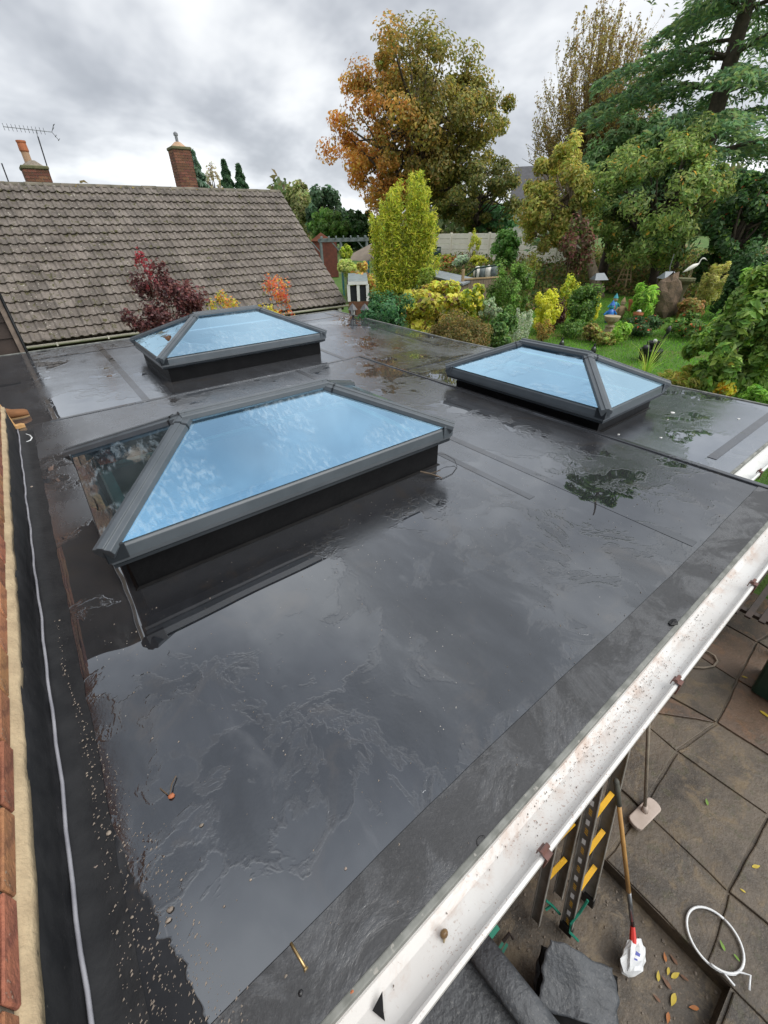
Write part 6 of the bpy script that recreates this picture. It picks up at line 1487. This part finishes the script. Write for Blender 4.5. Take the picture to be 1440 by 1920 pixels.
# ornaments behind it
for (px, py, ty, mt_, lb) in ((1141,600,566,'blue_paint','bright blue glazed garden figure behind the stone pedestal'), (1148,585,553,'teal_paint','teal and blue garden figure peeping above the blue figure'), (1146,594,572,'pink_paint','pink red garden figure in front of the blue figure'), (1162,592,560,'timber_pale','cream garden figure beside the blue figure')):
    D = dist(ghit(px, py+5)); c = atd(px, py, D); h = float(atd(px,ty,D)[2]-c[2]); O = (c[0],c[1],gz(c[0],c[1])); t = empty('garden_figure', O, lb, 'figure', 'painted figures behind the pedestal')
    m = MB(O); m.lathe([(h*.22,O[2]),(h*.18,c[2]),(h*.26,c[2]+h*.12),(h*.20,c[2]+h*.45),(h*.12,c[2]+h*.62)], (c[0],c[1],0), 10); m.build('body', mt_, t, smooth=True)
    m = MB(O); m.blob((c[0],c[1],c[2]+h*.74), (h*.15,h*.15,h*.15), 3, .05, 9, 7); m.build('head', 'stone' if mt_ != 'blue_paint' else 'teal_paint', t, smooth=True)
    m = MB(O); m.lathe([(h*.16,c[2]+h*.83),(h*.02,c[2]+h*1.1)], (c[0],c[1],0), 9); m.build('hat', mt_, t)
    for s in (-1,1): m = MB(O); m.tube([(c[0]+s*h*.2,c[1]-s*h*.1,c[2]+h*.5),(c[0]+s*h*.36,c[1]-s*h*.2,c[2]+h*.3)], h*.06, 6); m.build('arm', mt_, t)
for (px, y0, y1, D, w_, lb, wh) in ((1182,583,562,dist(ghit(1182,584)),8,'terracotta flower pot standing upright behind the pedestal',False), (1190,607,585,dist(ghit(1190,608)),9,'tilted terracotta pot with white stones on its rim',True)):
    c = atd(px,y0,D); h = float(atd(px,y1,D)[2]-c[2]); r = np.linalg.norm((atd(px+w_,y0,D)-c)[:2]); t = empty('flower_pot', c, lb, 'pot', 'terracotta pots in the border')
    m = MB(c); m.lathe([(r*.66,0),(r*.95,h*.76),(r*1.12,h*.77),(r*1.12,h),(r*.95,h),(r*.9,h*.8)], c, 14); m.build('pot', 'terracotta', t)
    m = MB(c); m.lathe([(r*.9,h*.82),(r*.3,h*.9)], c, 12); m.build('soil', 'soil', t)
    if wh:
        m = MB(c); m.blob(c+[0,0,h*1.05], (r*.6,r*.5,h*.16), 4, .15, 9, 6); m.build('stone', 'dropping', t, smooth=True)
        t.rotation_euler = (0,.16,0)
    m = MB(c); m.tube([c*[1,1,0]+[0,0,gz(c[0],c[1])-.02], c], r*.6, 8) if c[2]-gz(c[0],c[1]) > .05 else None
    if m.v: m.build('stand', 'rock', t)
# obelisk trellis
D = dist(ghit(1164,549)); c = atd(1164,548,D); zt_ = float(atd(1169,488,D)[2]); w_ = np.linalg.norm((atd(1177,548,D)-atd(1151,548,D))[:2])/2; O = (c[0],c[1],gz(c[0],c[1])); t = empty('obelisk_trellis', O, 'tapering wooden obelisk trellis standing in the border', 'trellis')
cs = [(c[0]+sx*w_,c[1]+sy*w_) for sx,sy in ((-1,-1),(1,-1),(1,1),(-1,1))]; ct = [(c[0]+sx*w_*.25,c[1]+sy*w_*.25) for sx,sy in ((-1,-1),(1,-1),(1,1),(-1,1))]
for k in range(4): m = MB(O); m.bar((*cs[k],O[2]), (*ct[k],zt_), .04, .04); m.build('leg', 'timber_pale', t)
for i in range(6):
    u = .12+i*.15; ring = [np.array(cs[k])*(1-u)+np.array(ct[k])*u for k in range(4)]; z = O[2]+(zt_-O[2])*u
    for k in range(4): m = MB(O); m.bar((*ring[k],z), (*ring[(k+1)%4],z), .022, .03); m.build('rung', 'timber_pale', t)
m = MB(O); m.lathe([(w_*.3,zt_),(.03,zt_+.06),(.05,zt_+.12),(.01,zt_+.17)], (c[0],c[1],0), 8); m.build('finial', 'timber_pale', t)
# bird tables
for (px, py, D, lb) in ((1123,524,20.5,'bird table with a small pale pitched roof by the weathered trunk'), (1252,522,20.0,'bird feeder with a pale pitched roof hanging on a tall pole before the rockery')):
    c = atd(px,py,D); O = (c[0],c[1],gz(c[0],c[1])); t = empty('bird_table', O, lb, 'bird table', 'bird tables'); s = .26
    m = MB(O); d = np.array([_r[0],_r[1],0]); nn = np.array([-d[1],d[0],0])
    e = [c-d*s-nn*s, c+d*s-nn*s, c+d*s+nn*s, c-d*s+nn*s]; r0, r1 = c-d*s*.6+[0,0,.22], c+d*s*.6+[0,0,.22]; m.add(e+[r0,r1], [(0,1,5,4),(2,3,4,5),(1,2,5),(3,0,4)]); m.build('roof', 'felt_grey', t)
    m = MB(O); m.box((c[0]-.2,c[1]-.2,c[2]-.26),(c[0]+.2,c[1]+.2,c[2]-.23)); m.build('tray', 'timber_grey', t)
    m = MB(O); m.tube([(c[0],c[1],O[2]),(c[0],c[1],c[2]-.26)], .035, 8); m.build('post', 'timber_grey', t)
    m = MB(O)
    for sx in (-1,1): m.bar((c[0]+sx*.15,c[1],c[2]-.23),(c[0]+sx*.15,c[1],c[2]+.05),.03,.03)
    m.build('upright', 'timber_grey', t)
    if px > 1200: m = MB(O); m.tube([c+[0,0,.2], atd(1256,500,D), atd(1264,476,D)], .014, 6); m.build('hanger', 'metal_grey', t)
# heron on a mossy bird bath
D = 19.5; ft = atd(1290,521,D); O = (ft[0]-.0,ft[1],gz(ft[0],ft[1])); sc = float(atd(1310,484,D)[2]-ft[2]); rt = np.array([_r[0],_r[1],0.0])
t = empty('heron_statue', ft, 'white heron statue standing on a mossy bird bath', 'statue')
def hq(x, z): return ft+rt*x*sc+np.array([0,0,z*sc])
m = MB(ft); ks = [(-.42,.30,.015),(-.30,.36,.05),(-.12,.47,.11),(.08,.58,.125),(.24,.66,.085),(.32,.70,.05),(.36,.76,.035),(.37,.84,.03),(.40,.92,.03),(.46,.975,.033),(.53,.98,.042),(.60,.96,.035),(.66,.93,.018),(.80,.86,.004)]
m.tube([hq(x,z) for x,z,r in ks], [r*sc for x,z,r in ks], 10); m.build('body', 'heron_paint', t, smooth=True)
for s in (-.02,.06): m = MB(ft); m.tube([hq(.02+s,.50), hq(.06+s,.25), hq(.0+s,.0)], [.025*sc,.014*sc,.014*sc], 6); m.build('leg', 'stone', t)
m = MB(ft); m.tube([hq(-.46,.28), hq(-.2,.44), hq(.06,.56)], [.005,.045*sc,.03*sc], 6); m.build('wing', 'metal_grey', t, smooth=True)
w_ = np.linalg.norm((atd(1302,525,D)-atd(1262,525,D))[:2])/2; tb = empty('bird_bath', O, 'mossy stone bird bath on a brown rocky base under the heron', 'bird bath'); cb = ft-rt*w_*.25
m = MB(O); m.lathe([(w_*.3,O[2]),(w_*.35,ft[2]-.5),(w_*.55,ft[2]-.2),(w_*.98,ft[2]-.08),(w_*1.0,ft[2]-.004),(w_*.8,ft[2]-.006)], (cb[0],cb[1],0), 14); m.build('bowl', 'mossy_stone', tb)
m = MB(O); c = atd(1252,546,D-.3); m.blob((c[0],c[1],(c[2]+O[2])/2+.1), (.55,.45,abs(c[2]-O[2])/2+.45), 8, .14, 12, 8); m.build('rock', 'rock', tb)
for i, (px, py, r) in enumerate(((1276,562,.30),(1292,566,.32),(1308,570,.28),(1262,572,.22))):
    c = atd(px,py,19.8); m = MB(c); m.blob((c[0],c[1],gz(c[0],c[1])+r*.8), (r,r*.8,r*.9), i, .16, 9, 7); single('rockery_stone', m, 'rock', 'rough brown rockery stone below the mossy bird bath', 'rock', c, 'rockery stones', True)
p = atd(993,498,24.0); m = MB((p[0],p[1],gz(p[0],p[1]))); h = .75; m.lathe([(.16,0),(.2,h),(.2,h+.05),(.16,h+.05)], (p[0],p[1],gz(p[0],p[1])), 12); single('plant_pot', m, 'white_clean', 'tall white pot holding the spiky plant', 'pot', (p[0],p[1],gz(p[0],p[1])))
